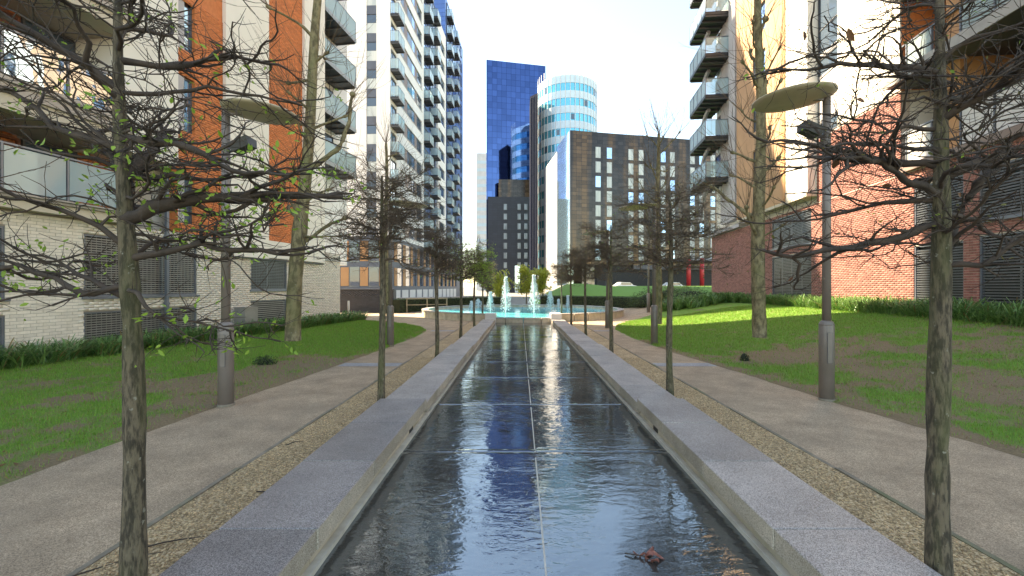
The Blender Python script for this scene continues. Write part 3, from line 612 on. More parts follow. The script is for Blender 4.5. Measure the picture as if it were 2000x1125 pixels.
# ---------------------------------------------------------------- left residential block (cream brick base, orange brick bays)
lb = empty('apartment_block', (LO[0], LO[1], 0), math.atan2(LD[1], LD[0]), 'low-rise apartment block with cream brick base, orange brick bays and glass balconies', 'building')
A = Fac(lb, 1); ZT = 40
holes = [(-3.4, .12, 1.37, 2.9), (-3.4, .12, .05, 1.0), (1.65, 4.93, 1.37, 2.92), (1.65, 4.93, .05, .99), (7.31, 9.37, 1.5, 2.68), (7.31, 9.37, -.05, 1.1)]
A.wall('base_wall', M['mortar_cream'], -9, 13.56, -.4, 3.27, .004, .3, holes)
A.b('base_core', M['black'], -9, 13.5, .32, 9, -.4, 3.25)
A.wall('end_wall', M['mortar_cream'], 13.27, 13.56, -.4, 2.86, .31, 6)
A.bricks(M['brick_cream'], -.4, 13.56, -.15, 3.26, holes, L_=.24, H_=.0735, J=.008, near=lambda p: (p[0] < .02, p[0]))
A.bricks(M['brick_orange'], 4.25, 5.98, 3.5, 10.6, [(4.27, 4.85, 3.57, 5.03), (4.27, 4.85, 6.4, 8.1), (4.27, 4.85, 8.9, 10.4)], d=.0, nmax=0)
A.bricks(M['brick_orange'], 8.13, 10.41, 3.45, 15, [], d=.0, nmax=0)
for (a, b, c, d_) in holes[:4]: A.louvre(a, b, c, d_, .060, M['slat_pale'], (lerp(a, b, .33), lerp(a, b, .66)), 26 if a > 0 else 22)
A.louvre(7.31, 9.37, 1.5, 2.68, .06, M['slat'], (8.3,), 14); A.louvre(7.31, 9.37, -.05, 1.1, .075, M['slat_pale'], (), 0)
# terrace storeys at the near end: deep recess, cream slab edges with gutters, glass balustrades
RD_ = 1.5
A.wall('recess_wall', M['mortar_cream'], -9, 4.25, 3.27, ZT, RD_, RD_ + .3)
for i, zf in enumerate((3.6, 6.0, 8.95, 11.8)):
    A.mesh('floor_slab', M['fascia'], [(-9, 2.55, -.28, RD_, zf - .70 if i else zf - .33, zf - .37 if i else zf - .12)])
    A.mesh('gutter', M['gutter'], [(-9, 2.58, -.36, RD_ - .02, zf - .366 if i else zf - .118, zf - .16 if i else zf - .06), (-9, 2.56, -.42, -.1, zf - .158 if i else zf - .058, zf - .02)])
    zt = zf + (1.7 if i == 0 else 2.25)
    A.bricks(M['brick_orange'], -1.2, 1.35, zf, zt, [], d=RD_, nmax=0)
    A.bricks(M['brick_orange'], 2.6, 4.25, zf, zt, [], d=RD_, nmax=0)
    A.window(-3.6, -1.2, zf, zt, RD_ - .06, 'window', .75, -2.4); A.window(1.4, 2.6, zf, zt - .05, RD_ - .06, 'window', .6, 2.0)
    sh = A.mesh('timber_screen', M['timber'], [(.25, .31, RD_ - .12, RD_ - .04, zf + .05, zt - .1), (1.28, 1.34, RD_ - .12, RD_ - .04, zf + .05, zt - .1), (.31, 1.28, RD_ - .12, RD_ - .04, zt - .16, zt - .1)])
    for k in range(9): 
        q = A.b('slat', M['timber'], .33, 1.26, RD_ - .10, RD_ - .05, zf + .1 + k * (zt - zf - .3) / 9, zf + .1 + (k + .72) * (zt - zf - .3) / 9, sh)
    wl = MB(); wl.lathe([(.16, 0), (.17, .03), (.13, .08), (.04, .10)], 18); lo = wl.build('wall_lamp', M['white_panel'], lb, True)
    lo.location = (-.45, RD_ - .03, zf + 1.15); lo.rotation_euler = (R(90), 0, 0)
    ba = A.mesh('balustrade', M['grey_metal'], [(-9, 2.5, -.2, -.15, zf + 1.0, zf + 1.04)] + [(q - .02, q + .02, -.2, -.15, zf, zf + 1.0) for q in np.arange(-8.6, 2.6, 1.22)])
    for k in range(9): A.b('glass_panel', M['window_blue' if i else 'glass'], -8.56 + k * 1.22, -7.42 + k * 1.22, -.185, -.165, zf + .05, zf + .97, ba)
A.mesh('terrace_rail_brick', M['brick_orange'], [(-9, -1.2, -.12, -.06, 3.6, 4.05)])
A.wall('white_wall', M['render'], 2.56, 4.25, 5.26, ZT, -.02, RD_ - .02)
A.wall('bay_wall', M['brick_orange'], 4.25, 5.98, 3.28, ZT, .012, .4, [(4.27, 4.85, 3.57, 5.03), (4.27, 4.85, 6.4, 8.1), (4.27, 4.85, 8.9, 10.6)])
for z0, z1 in ((3.57, 5.03), (6.4, 8.1), (8.9, 10.6)):
    A.window(4.28, 4.84, z0 + .01, z1 - .01, .12, 'window_blue' if z0 > 5 else 'window', .55)
    A.b('panel', M['column'], 4.28, 4.52, .04, .1, z0 + .02, z1 - .02)
A.wall('white_wall', M['render'], 5.98, 8.13, 2.70, ZT, -.12, .9)
w2 = [(8.2, 8.66, z, z + 1.5) for z in (3.75, 6.5, 9.3, 12.1)] + [(9.78, 10.33, z, z + 1.7) for z in (4.3, 7.0, 9.9, 12.8)]
A.wall('bay_wall', M['brick_orange'], 8.13, 10.41, 3.42, ZT, .012, .4, w2)
for (a, b, c, d_) in w2: A.window(a + .005, b - .005, c + .005, d_ - .005, .10, 'window_blue' if c > 5 else 'window', .5)
A.wall('white_wall', M['render'], 8.13, 10.41, 2.74, 3.415, -.12, .9)
A.wall('white_wall', M['render'], 10.41, 12.0, 2.74, ZT, -.12, .9)
A.b('soffit', M['frame'], 5.99, 11.99, -.10, .88, 2.66, 2.695)
A.b('upper_core', M['render'], 4.3, 12.0, .92, 11, 3.3, ZT)
A.b('upper_core', M['render'], -9, 4.28, RD_ + .32, 11, 3.3, ZT + .01)
A.mesh('base_roof', M['gutter'], [(12.0, 13.6, -.04, 6, 2.87, 2.97)])
A.mesh('downpipe', M['grey_metal'], [(3.78, 3.86, -.11, -.03, -.05, 5.2), (3.76, 3.88, -.12, -.02, 1.1, 1.16), (3.76, 3.88, -.12, -.02, 3.05, 3.11)])
A.wall('rear_wing_wall', M['render_cool'], 12.0, 19.6, 2.99, ZT - .5, 2.9, 9)
for k in range(1, 8):
    z = 5.75 + 2.75 * k; A.balcony(14.8, 18.2, 1.55, 2.88, z, .2, 1.1, 3)
    A.window(14.9, 17.8, z + .05, z + 2.2, 2.84, 'window_blue' if k > 1 else 'window', .999 if False else .7, 16.3)
cab = MB().box(-.32, .32, -.2, .2, 0, .95).box(-.34, .34, -.22, .22, .95, .99).build('utility_cabinet', M['slat_pale']); cab.location = (lwx(15.9) + .38, 15.9, float(G(-9, 15.9))); cab.rotation_euler = (0, 0, math.atan2(LD[1], LD[0]))
tag(cab, 'pale grey metal utility cabinet against the cream brick wall', 'cabinet')
# ---------------------------------------------------------------- right block (red brick base, tan upper storeys)
rb = empty('apartment_block', (RO[0], RO[1], 0), math.atan2(RD[1], RD[0]), 'red brick based apartment block with tan render above and dark louvred windows', 'building')
B = Fac(rb, -1); RT = 26
rh = [(-4.6, -.26, .98, 3.04), (-4.6, -.26, 3.46, 4.92), (.23, 2.11, 1.0, 2.96), (.23, 2.11, 3.55, 4.9), (8.35, 12.4, 1.02, 3.26), (8.35, 12.4, 3.7, 5.32)]
B.wall('base_wall', M['mortar_red'], -9, 22.79, .3, 5.5, .004, .3, rh)
B.b('base_core', M['black'], -9, 22.7, .32, 10, .3, 5.45)
B.b('base_wall', M['mortar_red'], 22.5, 22.79, .31, 8, .3, 5.49)
px_of = lambda u: 1016 + 880 * (RO[0] + u * .0975) / (RO[1] + u * .9952)
B.bricks(M['brick_red'], -3.0, 22.79, .45, 5.49, rh, near=lambda p: (p[0] < -1.5, p[0]))
B.wall('brick_panel_backing', M['mortar_red'], 2.7, 7.9, 5.5, 8.4, .006, .28)
B.bricks(M['brick_red'], 2.7, 7.9, 5.505, 8.4, [], nmax=0)
for (a, b, c, d_) in rh: B.louvre(a, b, c, d_, .078, M['slat'], [lerp(a, b, q) for q in ((.25, .5, .75) if b - a > 3 else (.5,))])
# tan volume, orange stripe, cream bay, glazed strip, sunlit pier
B.wall('tan_wall', M['tan'], 10.25, 16.4, 5.95, RT, -.45, .29, [(12.2, 13.9, z, z + 1.6) for z in (8.0, 10.7, 13.4, 16.1)])
for z in (8.0, 10.7, 13.4, 16.1): B.window(12.21, 13.89, z + .01, z + 1.59, -.35, 'window_blue', .5)
B.b('soffit', M['fascia'], 7.9, 16.4, -.44, .28, 5.80, 5.948)
B.wall('orange_stripe', M['orange'], 9.95, 10.24, 5.95, RT, -.47, .2)
B.wall('cream_wall', M['render'], 7.9, 9.94, 5.95, RT, -.42, .29)
for k in range(6):
    z = 6.2 + 2.9 * k
    B.window(6.3, 7.85, z + 2.25 if k == 0 else z, z + 2.85, .06, 'window', .45)
    B.b('spandrel', M['column'], 6.3, 7.85, .03, .2, z + 2.87, z + 3.08 if k else z + 5)
B.wall('pier_wall', M['render'], 2.7, 6.28, 8.42, RT, -.03, .29)
B.b('upper_core', M['render'], 2.7, 22.6, .31, 10, 5.5, RT - .1)
for (a, b) in ((17.3, 18.5), (18.52, 20.6)):
    B.wall('column', M['column'], a, b, 6.2, RT, -.22 if a < 18 else -.05, .29)
B.mesh('ledge', M['column'], [(16.42, 22.9, -.30, .29, 5.52, 5.75)])
B.wall('column', M['column'], 16.42, 17.28, 5.76, RT, .05, .29)
for k in range(7):
    z = 9.3 + 2.9 * k
    o = B.mesh('balcony', M['dark_metal'], [(18.6, 22.6, -1.75, -.06, z - .22, z)])
    for q in np.linspace(18.7, 22.5, 6): B.b('joist', M['frame'], q - .04, q + .04, -1.7, -.07, z - .32, z - .222, o)
    arc = [(u_, -(-.06 - 0) * 0 + 0) for u_ in (0,)]
    mb = MB(); n = 10                                  # curved stone reveal below each slab
    pts = [(20.6 + 2.0 * math.cos(t), z - .35 - 2.3 * (1 - math.sin(t))) for t in np.linspace(0, math.pi / 2, n)]
    mb.tube([(u_, .9 + 0 * u_, zz) for u_, zz in pts], .16, 6).build('curved_reveal', M['column'], o)
    for q in range(4): B.b('glass_panel', M['glass'], 18.65 + q * .98, 19.58 + q * .98, -1.72, -1.70, z + .05, z + 1.08, o)
    B.b('glass_panel', M['glass'], 22.54, 22.56, -1.66, -.1, z + .05, z + 1.08, o); B.b('glass_panel', M['glass'], 18.62, 18.64, -1.66, -.1, z + .05, z + 1.08, o)
    B.mesh('handrail', M['grey_metal'], [(18.6, 22.6, -1.74, -1.69, z + 1.1, z + 1.14)] + [(q - .02, q + .02, -1.74, -1.69, z, z + 1.1) for q in np.linspace(18.62, 22.58, 5)] + [(22.53, 22.58, -1.68, -.08, z + 1.1, z + 1.14), (18.61, 18.66, -1.68, -.08, z + 1.1, z + 1.14)], o)
    B.window(20.7, 22.4, z + .05, z + 2.4, .2, 'window', .7)
# right-hand recessed storeys with perforated screens and orange piers
B.mesh('ledge', M['panel_brown'], [(-9, 2.68, -.16, .5, 5.5, 5.72)])
B.b('recess_wall', M['black'], -9, 2.68, 1.6, 1.8, 5.73, RT)
B.b('recess_side', M['brick_orange'], 2.69, 2.75, .02, 1.6, 8.41, RT - 1)
for i in range(5):
    z = 5.73 + 3.0 * i
    for k in range(9):
        if k in (3, 7): continue
        u = -7.0 + k * 1.05; q = B.b('screen_panel', M['perf'] if i == 0 else M['glass'], u, u + .98, .0, .03, z + .06, z + 1.1)
    B.mesh('screen_rail', M['grey_metal'], [(-9, 2.66, -.03, .05, z + 1.12, z + 1.17)] + [(-7.035 + k * 1.05, -6.995 + k * 1.05, -.02, .05, z, z + 1.12) for k in range(10)])
    for u in (-3.8, .42): B.b('pier', M['orange'], u, u + .5, .06, 1.55, z, z + 2.68)
    B.mesh('floor_slab', M['frame'], [(-9, 2.66, -.55, 1.6, z + 2.69, z + 2.9)]); B.mesh('slab_edge', M['gutter'], [(-9, 2.66, -.60, -.552, z + 2.66, z + 2.995)])
    for u in (-3.2, -1.2, 1.0): B.window(u, u + 1.5, z + .02, z + 2.5, 1.5, 'window', .8)
B.b('side_core', M['render'], -9, 2.68, 1.82, 10, 5.5, RT - .05)
# ---------------------------------------------------------------- left high-rise
TO = (-13.57, 47.0); TD = (.04, 1.0)
lt = empty('high_rise', (TO[0], TO[1], 0), math.atan2(TD[1], TD[0]), 'tall white and blue-grey apartment tower with stacked glass balconies', 'building')
T = Fac(lt, 1)                                           # side facing the channel: u runs away from the camera
def ut(px):
    r = (px - 1016) / 880; return (r * TO[1] - TO[0]) / (TD[0] - r * TD[1]) * math.hypot(*TD)
S0, S1, S2, S3, S4 = 0, 13.9, 22.3, 28.4, 46
H1, H2, H3 = 48, 44.3, 50.5; ST = 2.9; Z0 = 6.9
whole = [(3.6, 12.9, Z0 + .55 + ST * k, Z0 + 2.1 + ST * k) for k in range(13)] + [(.3, 2.2, Z0 + .15 + ST * k, Z0 + 2.4 + ST * k) for k in range(13)]
T.wall('white_side', M['render_cool'], 0.02, S1, Z0, H1, 0, .3, whole)
T.b('core', M['black'], .3, S1 - .05, .55, 18, -.5, H1 - .3)
for k in range(13):
    z = Z0 + ST * k
    wdw = T.b('window_recess', M['frame'], 3.6, 12.9, .32, .36, z + .55, z + 2.1)
    for (a, b, m) in ((3.65, 5.1, 'window'), (5.15, 6.5, 'panel_brown'), (6.55, 8.4, 'window'), (8.45, 9.6, 'window_blue'), (9.65, 10.7, 'panel_brown'), (10.75, 12.85, 'window')):
        T.b('window', M[m], a, b, .10, .20, z + .58, z + 2.07)
    T.b('window_sill', M['column'], 3.55, 12.95, -.05, .12, z + .48, z + .548)
    T.window(.32, 2.18, z + .17, z + 2.38, .12, 'window_blue' if k % 3 else 'window', .95, 1.2)
    T.balcony(.05, 2.15, -.9, -.005, z + .1, .2, 1.1, 2)
T.wall('dark_side', M['cladding_dark'], S1 + .002, S2 - 3.6, Z0 - 3, H2, .35, .6); T.wall('dark_side', M['cladding_dark'], S2 - 3.6, S2, Z0 - 3, H2 - .01, .30, .6)
for k in range(13):
    z = Z0 + ST * k
    T.window(S1 + .6, S1 + 3.6, z + .1, z + 2.3, .29, 'window_blue', .95, S1 + 2.1); T.balcony(S1 + .3, S1 + 2.6, -.75, .34, z + .05, .2, 1.1, 2)
    T.window(S1 + 4.6, S1 + 7.6, z + .1, z + 2.3, .24, 'window', .95, S1 + 6); T.balcony(S1 + 4.8, S1 + 7.1, -.8, .29, z - .6, .2, 1.1, 2)
wh = [(S2 + .6, S3 - .9, Z0 + .5 + ST * k, Z0 + 2.1 + ST * k) for k in range(12)]
T.wall('white_side', M['render_cool'], S2 + .003, S3, Z0, H2 - 1, 0, .3, wh)
for (a, b, c, d_) in wh:
    T.b('window', M['panel_brown'], a, lerp(a, b, .3), .12, .2, c, d_); T.b('window', M['window'], lerp(a, b, .31), b, .12, .2, c, d_)
T.wall('blue_side', M['cladding_dark'], S3 + .003, S4, Z0 - 3, H3, .1, .6)
T.b('core', M['cladding_dark'], S1, S3, .62, 18, -.5, H2 - .6); T.b('core', M['cladding_dark'], S3 + .05, S4, .62, 18, -.5, H3 - .02)
for k in range(15):
    z = Z0 + ST * k
    T.window(S3 + 1, S3 + 4.4, z + .1, z + 2.3, .04, 'window_blue', .95, S3 + 2.6); T.balcony(S3 + 1.0, S3 + 3.4, -.8, .09, z + .05, .2, 1.1, 2)
    T.window(S3 + 6.4, S3 + 9.8, z + .1, z + 2.3, .04, 'window_blue', .95, S3 + 8); T.balcony(S3 + 6.4, S3 + 8.9, -.85, .09, z - .5, .2, 1.1, 2)
    T.window(S3 + 12, S3 + 13.2, z + .3, z + 2.2, .04, 'window_blue', .95); T.window(S3 + 14.6, S3 + 15.8, z + .3, z + 2.2, .04, 'window_blue', .95)
# tower front, facing the camera (world-aligned boxes, local y = depth behind the corner line)
def fr(name, m, x0, x1, dy0, dy1, z0, z1, parent=None):  # x in world units left of the corner
    o = ubox(name, M[m], parent or lt, dy0, dy1, x0, x1, z0, z1); return o
fr('front_wall', 'render_cool', 0.02, 1.45, -.02, .3, Z0, H1 + .01); fr('front_wall', 'render_cool', 2.5, 22.3, -.02, .3, Z0, H1 + .01)
fr('front_backing', 'frame', 1.45, 2.5, .12, .3, Z0, H1)
for k in range(14):
    z = Z0 + ST * k
    fr('window', 'hotel_window', 1.49, 2.46, .05, .11, z + .95, z + 2.0); fr('window', 'window', 1.49, 2.46, .05, .11, z + 2.03, z + 2.85); fr('spandrel', 'grey_clad', 1.46, 2.49, .02, .11, z + .02, z + .92)
for z in np.arange(Z0 + 2.9, H1, 5.8): fr('render_joint', 'fascia', 2.52, 22.2, -.024, -.02, z, z + .03)
# lower storeys: orange panels, grey bands
fr('podium_front', 'grey_clad', 0.0, 22.3, -.05, .5, -.5, Z0 - .02)
for row, (z0, z1) in enumerate(((1.7, 3.65), (4.3, 6.4))):
    for k in range(8):
        a = .25 + k * 2.05
        fr('orange_panel', 'orange', a, a + .85, -.10, -.06, z0, z1); fr('window', 'window', a + .92, a + 1.95, -.09, -.055, z0 - .1, z1 + .05); fr('window_panel', 'grey_clad', a + .95, a + 1.9, -.11, -.092, z0, z0 + .45)
T.wall('podium_side', M['grey_clad'], .52, S4, -.5, Z0 - .02, -.03, .5)
for k in range(12):
    for (z0, z1) in ((1.7, 3.65), (4.3, 6.4)):
        a = 1.2 + k * 3.1; T.b('orange_panel', M['orange'], a, a + .9, -.09, -.035, z0, z1); T.b('window', M['window'], a + 1.0, a + 2.4, -.08, -.033, z0, z1)
    T.b('garage_door', M['white_panel'], .9 + k * 3.1, 3.3 + k * 3.1, -.07, -.032, -.2, 1.25)
# dark retaining wall and planter, ramp with handrail
rw = empty('retaining_wall', (-12.6, 31.2, 0), R(-4), 'low dark grey brick retaining wall at the foot of the white tower', 'wall')
W = Fac(rw, 1)
W.b('core', M['frame'], 0, 3.9, .03, .6, -.4, 1.42); W.bricks(M['grey_brick'], 0, 3.9, -.3, 1.40, [], d=.03, nmax=300, proud=.012)
W.b('coping', M['grey_clad'], -.05, 3.95, -.03, .62, 1.42, 1.48)
ra = empty('ramp_wall', (-8.9, 33, 0), R(38), 'pale concrete ramp wall beside the dark retaining wall', 'wall')
ubox('wall', M['white_panel'], ra, 0, 6, 0, .25, -.4, .75); ubox('coping', M['column'], ra, -.05, 6.05, -.04, .29, .75, .82)
rl = empty('ramp_railing', (-7.9, 31.4, float(G(-8, 31))), R(20), 'timber coloured handrail with two posts beside the ramp', 'railing')
for x in (0, 1.4, 2.8): ubox('post', M['wood_rail'], rl, x - .04, x + .04, -.04, .04, -.1, .93)
for z in (.5, .93): ubox('rail', M['wood_rail'], rl, -.05, 2.85, -.05, .05, z, z + .055)
bo = MB().lathe([(.055, -.1), (.055, .92), (.045, .96), (.0, .965)], 14).build('bollard', M['white'], None, True); bo.location = (-9.75, 25.6, float(G(-9, 25.6))); tag(bo, 'slim white bollard at the end of the cream brick wall', 'bollard')
# ---------------------------------------------------------------- far buildings on the axis
def quadbox(name, m, poly, z0, z1, parent): return MB().prism(poly, z0, z1).build(name, M[m], parent)
dt = empty('glass_tower', (0, 140, 0), 0, 'tall dark blue mirrored glass tower with plain flat top', 'building')
quadbox('shaft', 'tower_glass', [(-10.5, 0), (8.1, 4.1), (8.1, 24), (-10.5, 22)], 0, 72.2, dt)
lwb = empty('reflection_block', (0, 137, 0), 0, 'added dark windowed block standing in for the reflection in the glass tower', 'building')  # added volume in place of the hotel's reflection low in the tower glass
quadbox('lower_wall', 'reflection_dark', [(-9.9, 0), (7.2, .6), (7.2, 2.6), (-9.9, 2.3)], -1, 29, lwb)
quadbox('upper_wall', 'hotel', [(-6.6, .5), (3.3, .9), (3.3, 2.4), (-6.6, 2.3)], 29.002, 34.4, lwb)  # reflected top of the hotel, built as a solid wall
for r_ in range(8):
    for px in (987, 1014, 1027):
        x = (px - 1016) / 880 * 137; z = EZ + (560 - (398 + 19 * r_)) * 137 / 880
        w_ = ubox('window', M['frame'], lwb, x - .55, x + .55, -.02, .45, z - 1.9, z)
        wp = ubox('pane', M['reflected_window'], lwb, x - .45, x + .45, -.05, -.022, z - 1.8, z - .1)
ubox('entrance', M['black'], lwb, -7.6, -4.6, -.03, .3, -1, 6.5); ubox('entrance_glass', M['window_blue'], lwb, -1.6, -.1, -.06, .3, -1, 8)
sl_ = empty('slab_tower', (0, 116, 0), 0, 'narrow dark ribbed slab between the glass tower and the round tower', 'building')
quadbox('shaft', 'slab_dark', [(2.6, 2.2), (4.55, 0), (4.8, 8), (2.6, 10)], 0, 51.5, sl_)
for k in range(5): ubox('rib', M['frame'], sl_, 2.75 + k * .40, 2.83 + k * .40, 1.85 - k * .44, 2.05 - k * .44, 0, 51)
cyl = empty('round_tower', (13.1, 126, 0), 0, 'round white tower with bands of cyan glass and a low crown', 'building')
Rr = 8.2; FH = 3.95; seg = 40
for k in range(15):
    zt = 57 - FH * k
    MB().lathe([(Rr, zt - 1.95), (Rr, zt)], 48).build('spandrel_band', M['band_white'], cyl)
    MB().lathe([(Rr - .12, zt - FH), (Rr - .12, zt - 1.952)], 48).build('glass_band', M['cyan_glass'], cyl)
rib = MB().box(-.05, .05, -.07, .07, 0, 59).mesh('fin', M['white_panel'])
for k in range(seg):
    a = 2 * math.pi * k / seg
    if math.sin(a) > .3: continue
    o = link('fin', rib, cyl); o.location = ((Rr + .03) * math.cos(a), (Rr + .03) * math.sin(a), 0); o.rotation_euler = (0, 0, a)
    if k % 3 == 0:
        for q in range(13):
            if (k * 7 + q * 5) % 4 == 0:
                b = a + math.pi / seg; ob = ubox('window', M['window'], cyl, -.4, .4, -.05, .05, 0, 1.5); ob.location = ((Rr - .10) * math.cos(b), (Rr - .10) * math.sin(b), 57 - FH * q - 2.9); ob.rotation_euler = (0, 0, b + math.pi / 2)
MB().lathe([(3.4, 57.0), (3.4, 59.6), (3.1, 59.7)], 32).build('crown', M['band_white'], cyl)
MB().lathe([(Rr - .3, 56.9), (Rr - .3, 57.3)], 40).build('roof', M['band_white'], cyl)
hf = math.atan2(7, 31.8)
ho = empty('hotel_block', (10.2, 92, 0), hf, 'dark brown panelled block with paired pale windows and white glazed end', 'building')
HZ = 33.6; H_ = Fac(ho, 1)
H_.b('front_wall', M['hotel'], 0, 46, 0, .6, 6.2, HZ)
H_.b('core', M['black'], 6, 46, .62, 20, 0, HZ - .1)
H_.b('ground_glazing', M['window'], 3, 46, 1.2, 1.4, 0, 6.19); H_.b('fascia_band', M['frame'], 14, 46, -.1, .9, 5.3, 6.19)
def uh(px):
    r = (px - 1016) / 880; c, s = math.cos(hf), math.sin(hf); return (r * 92 - 10.2) / (c - r * s)
for px in (1168, 1190, 1232, 1252, 1295, 1313, 1352, 1370, 1392):
    u = uh(px); Y = 92 + u * math.sin(hf)
    for r_ in range(8):
        zc = EZ + (560 - 297) * 93 / 880 - 3.02 * r_
        if zc < 7.5: continue
        w_ = H_.mesh('window', M['frame'], [(u - .62, u + .62, -.03, -.002, zc - 1.2, zc + 1.2)]); H_.b('pane', M['hotel_window' if (px + r_) % 5 else 'window_blue'], u - .54, u + .54, -.06, -.032, zc - 1.12, zc + 1.12, w_)
c_, s_ = math.cos(-hf), math.sin(-hf)
def loc(X, Y): dx, dy = X - 10.2, Y - 92; return (dx * c_ - dy * s_, dx * s_ + dy * c_)
quadbox('glazed_end', 'hotel_glass', [loc(10.2, 92.0), loc(8.45, 103), loc(9.1, 103.1), loc(10.9, 92.4)], 1, HZ + .05, ho)
quadbox('white_end', 'white_panel', [loc(8.4, 103.02), loc(6.3, 118), loc(12, 118), loc(10, 103.4)], 1, HZ - 1.2, ho)
for r_ in range(8): quadbox('slot_window', 'frame', [loc(8.36, 103.3), loc(8.28, 104.1), loc(8.4, 104.1), loc(8.5, 103.3)], 8 + 2.9 * r_, 9.4 + 2.9 * r_, ho)
for px in (1345, 1371):
    Y = 88; rc = MB().lathe([(.42, 0), (.42, 5.6)], 16).build('red_column', M['red'], ho, True); p = loc((px - 1016) / 880 * Y, Y); rc.location = (p[0], p[1], 1.6)
H_.b('canopy', M['grey_metal'], 22, 44, -5.6, -.1, 7.0, 7.5)
fw = empty('far_block', (0, 190, 0), 0, 'pale distant block at the edge of the glass tower', 'building')
ubox('wall', M['far_white'], fw, -18.5, -13.4, 0, 14, 0, 58)
for k in range(16): ubox('window_band', M['band_white'], fw, -18.2, -13.6, -.05, .2, 4 + 3.3 * k, 5.3 + 3.3 * k)
# ---------------------------------------------------------------- lamp posts
def lamp(x, y, side, label, H=4.0, ds=1.0):
    z = float(G(x, y)); root = empty('street_lamp', (x, y, z), 0, label, 'street lamp', 'tall lamps with tilted reflector discs')
    MB().lathe([(.098, -.1), (.098, 1.09), (.085, 1.13), (.06, 1.15)], 24).build('base_column', M['lamp'], root, True)
    MB().lathe([(.057, 1.12), (.052, H + .15)], 20).build('pole', M['lamp'], root, True)
    ubox('access_door', M['lamp'], root, -.032 + side * -.015, .032 + side * -.015, -.0985, -.09, .55, .98)
    ubox('door_seam', M['frame'], root, -.036 + side * -.015, .036 + side * -.015, -.0975, -.09, .545, .985)
    MB().lathe([(.1, 1.085), (.1, 1.10)], 24).build('collar', M['lamp'], root, True)
    MB().lathe([(.105, -.05), (.105, .02), (.1, .03)], 24).build('root_ring', M['edging'], root, True)
    d = MB(); n = 28; v = []; f = []                       # shallow curved reflector plate
    for i, rr in enumerate((0, .3, .6, .85, 1.0)):
        for k in range(n): a = 2 * math.pi * k / n; v.append((rr * .56 * ds * math.cos(a), rr * .46 * ds * math.sin(a), .05 * rr * rr))
    for i in range(4):
        for k in range(n): f.append((i * n + k, i * n + (k + 1) % n, (i + 1) * n + (k + 1) % n, (i + 1) * n + k))
    m0 = len(v); v += [(p[0], p[1], p[2] + .012) for p in v]; f += [tuple(i + m0 for i in q[::-1]) for q in f] + [(4 * n + k, 4 * n + (k + 1) % n, m0 + 4 * n + (k + 1) % n, m0 + 4 * n + k) for k in range(n)]
    o = d.add(v, f).build('reflector_disc', M['lamp_disc'], root, True); o.location = (-side * .50, -.05, H - .02); o.rotation_euler = (R(-3), R(-side * 5), 0)
    MB().box(-.5 if side > 0 else 0, 0 if side > 0 else .5, -.02, .02, H + .02, H + .07).build('bracket', M['lamp'], root)
    q = MB().add([(-.12, -.1, -.05), (.12, -.1, -.05), (.12, .1, -.05), (-.12, .1, -.05), (-.15, -.13, .07), (.15, -.13, .07), (.15, .13, .07), (-.15, .13, .07)], [(3, 2, 1, 0), (4, 5, 6, 7), (0, 1, 5, 4), (1, 2, 6, 5), (2, 3, 7, 6), (3, 0, 4, 7)]).build('projector', M['dark_metal'], root)
    q.location = (-side * .24, 0, H - .42); q.rotation_euler = (0, R(side * 24), 0)
    MB().tube([(0, 0, H - .5), (-side * .13, 0, H - .47)], .018, 8).build('projector_arm', M['dark_metal'], root)
lamp(-4.05, 6.2, -1, 'tall lamp with tilted reflector disc, nearest on the left lawn edge', 3.98, .88)
lamp(4.42, 6.5, 1, 'tall lamp with tilted reflector disc, nearest on the right lawn edge', 4.3)
lamp(-3.66, 12.7, -1, 'lamp post standing beside the second plane tree on the left', 3.95)
lamp(3.9, 13.1, 1, 'lamp post in front of the second plane tree on the right', 3.95)
lamp(3.6, 18.6, 1, 'slim lamp post near the basin on the right path', 3.9)
lamp(7.6, 26.7, 1, 'farthest lamp post on the right, among the shrubs', 3.9)
# ---------------------------------------------------------------- trees: branch polylines swept to tapered tubes
class Tubes:                                            # numpy-batched tapered tubes
    def __init__(s): s.v = []; s.f = []; s.n = 0; s.tips = []
    def add(s, P, r, n):
        P = np.asarray(P, float); m = len(P); T_ = np.gradient(P, axis=0); T_ /= np.linalg.norm(T_, axis=1)[:, None] + 1e-9
        ref = np.where(np.abs(T_[:, 2:3]) < .9, np.array([[0, 0, 1.]]), np.array([[1., 0, 0]])); a = np.cross(T_, ref); a /= np.linalg.norm(a, axis=1)[:, None] + 1e-9; c = np.cross(T_, a)
        q = np.arange(n) * 2 * np.pi / n; r = np.asarray(r)[:, None, None]
        V = P[:, None] + r * (a[:, None] * np.cos(q)[None, :, None] + c[:, None] * np.sin(q)[None, :, None])
        i = np.arange(m - 1)[:, None] * n; k = np.arange(n)[None]; k2 = (k + 1) % n
        F_ = np.stack([i + k, i + k2, i + n + k2, i + n + k], -1).reshape(-1, 4) + s.n
        s.v.append(V.reshape(-1, 3)); s.f.append(F_); s.n += m * n
    def mesh(s, name, mt): return npmesh(name, np.concatenate(s.v), np.concatenate(s.f), mt, True)
def unit(v): v = np.asarray(v, float); return v / (np.linalg.norm(v) + 1e-9)
def walk(rg, p, d, L_, seg, wob, bias=(0, 0, 0), bk=.0, flat=0.):
    n = max(2, int(L_ / seg)); P = [np.array(p, float)]; d = unit(d)
    for i in range(n):
        d = unit(d + rg.normal(0, wob, 3) + np.array(bias) * bk)
        if flat: d = unit(d * np.array([1, 1, 1 - flat]))
        P.append(P[-1] + d * L_ / n)
    return np.array(P), d
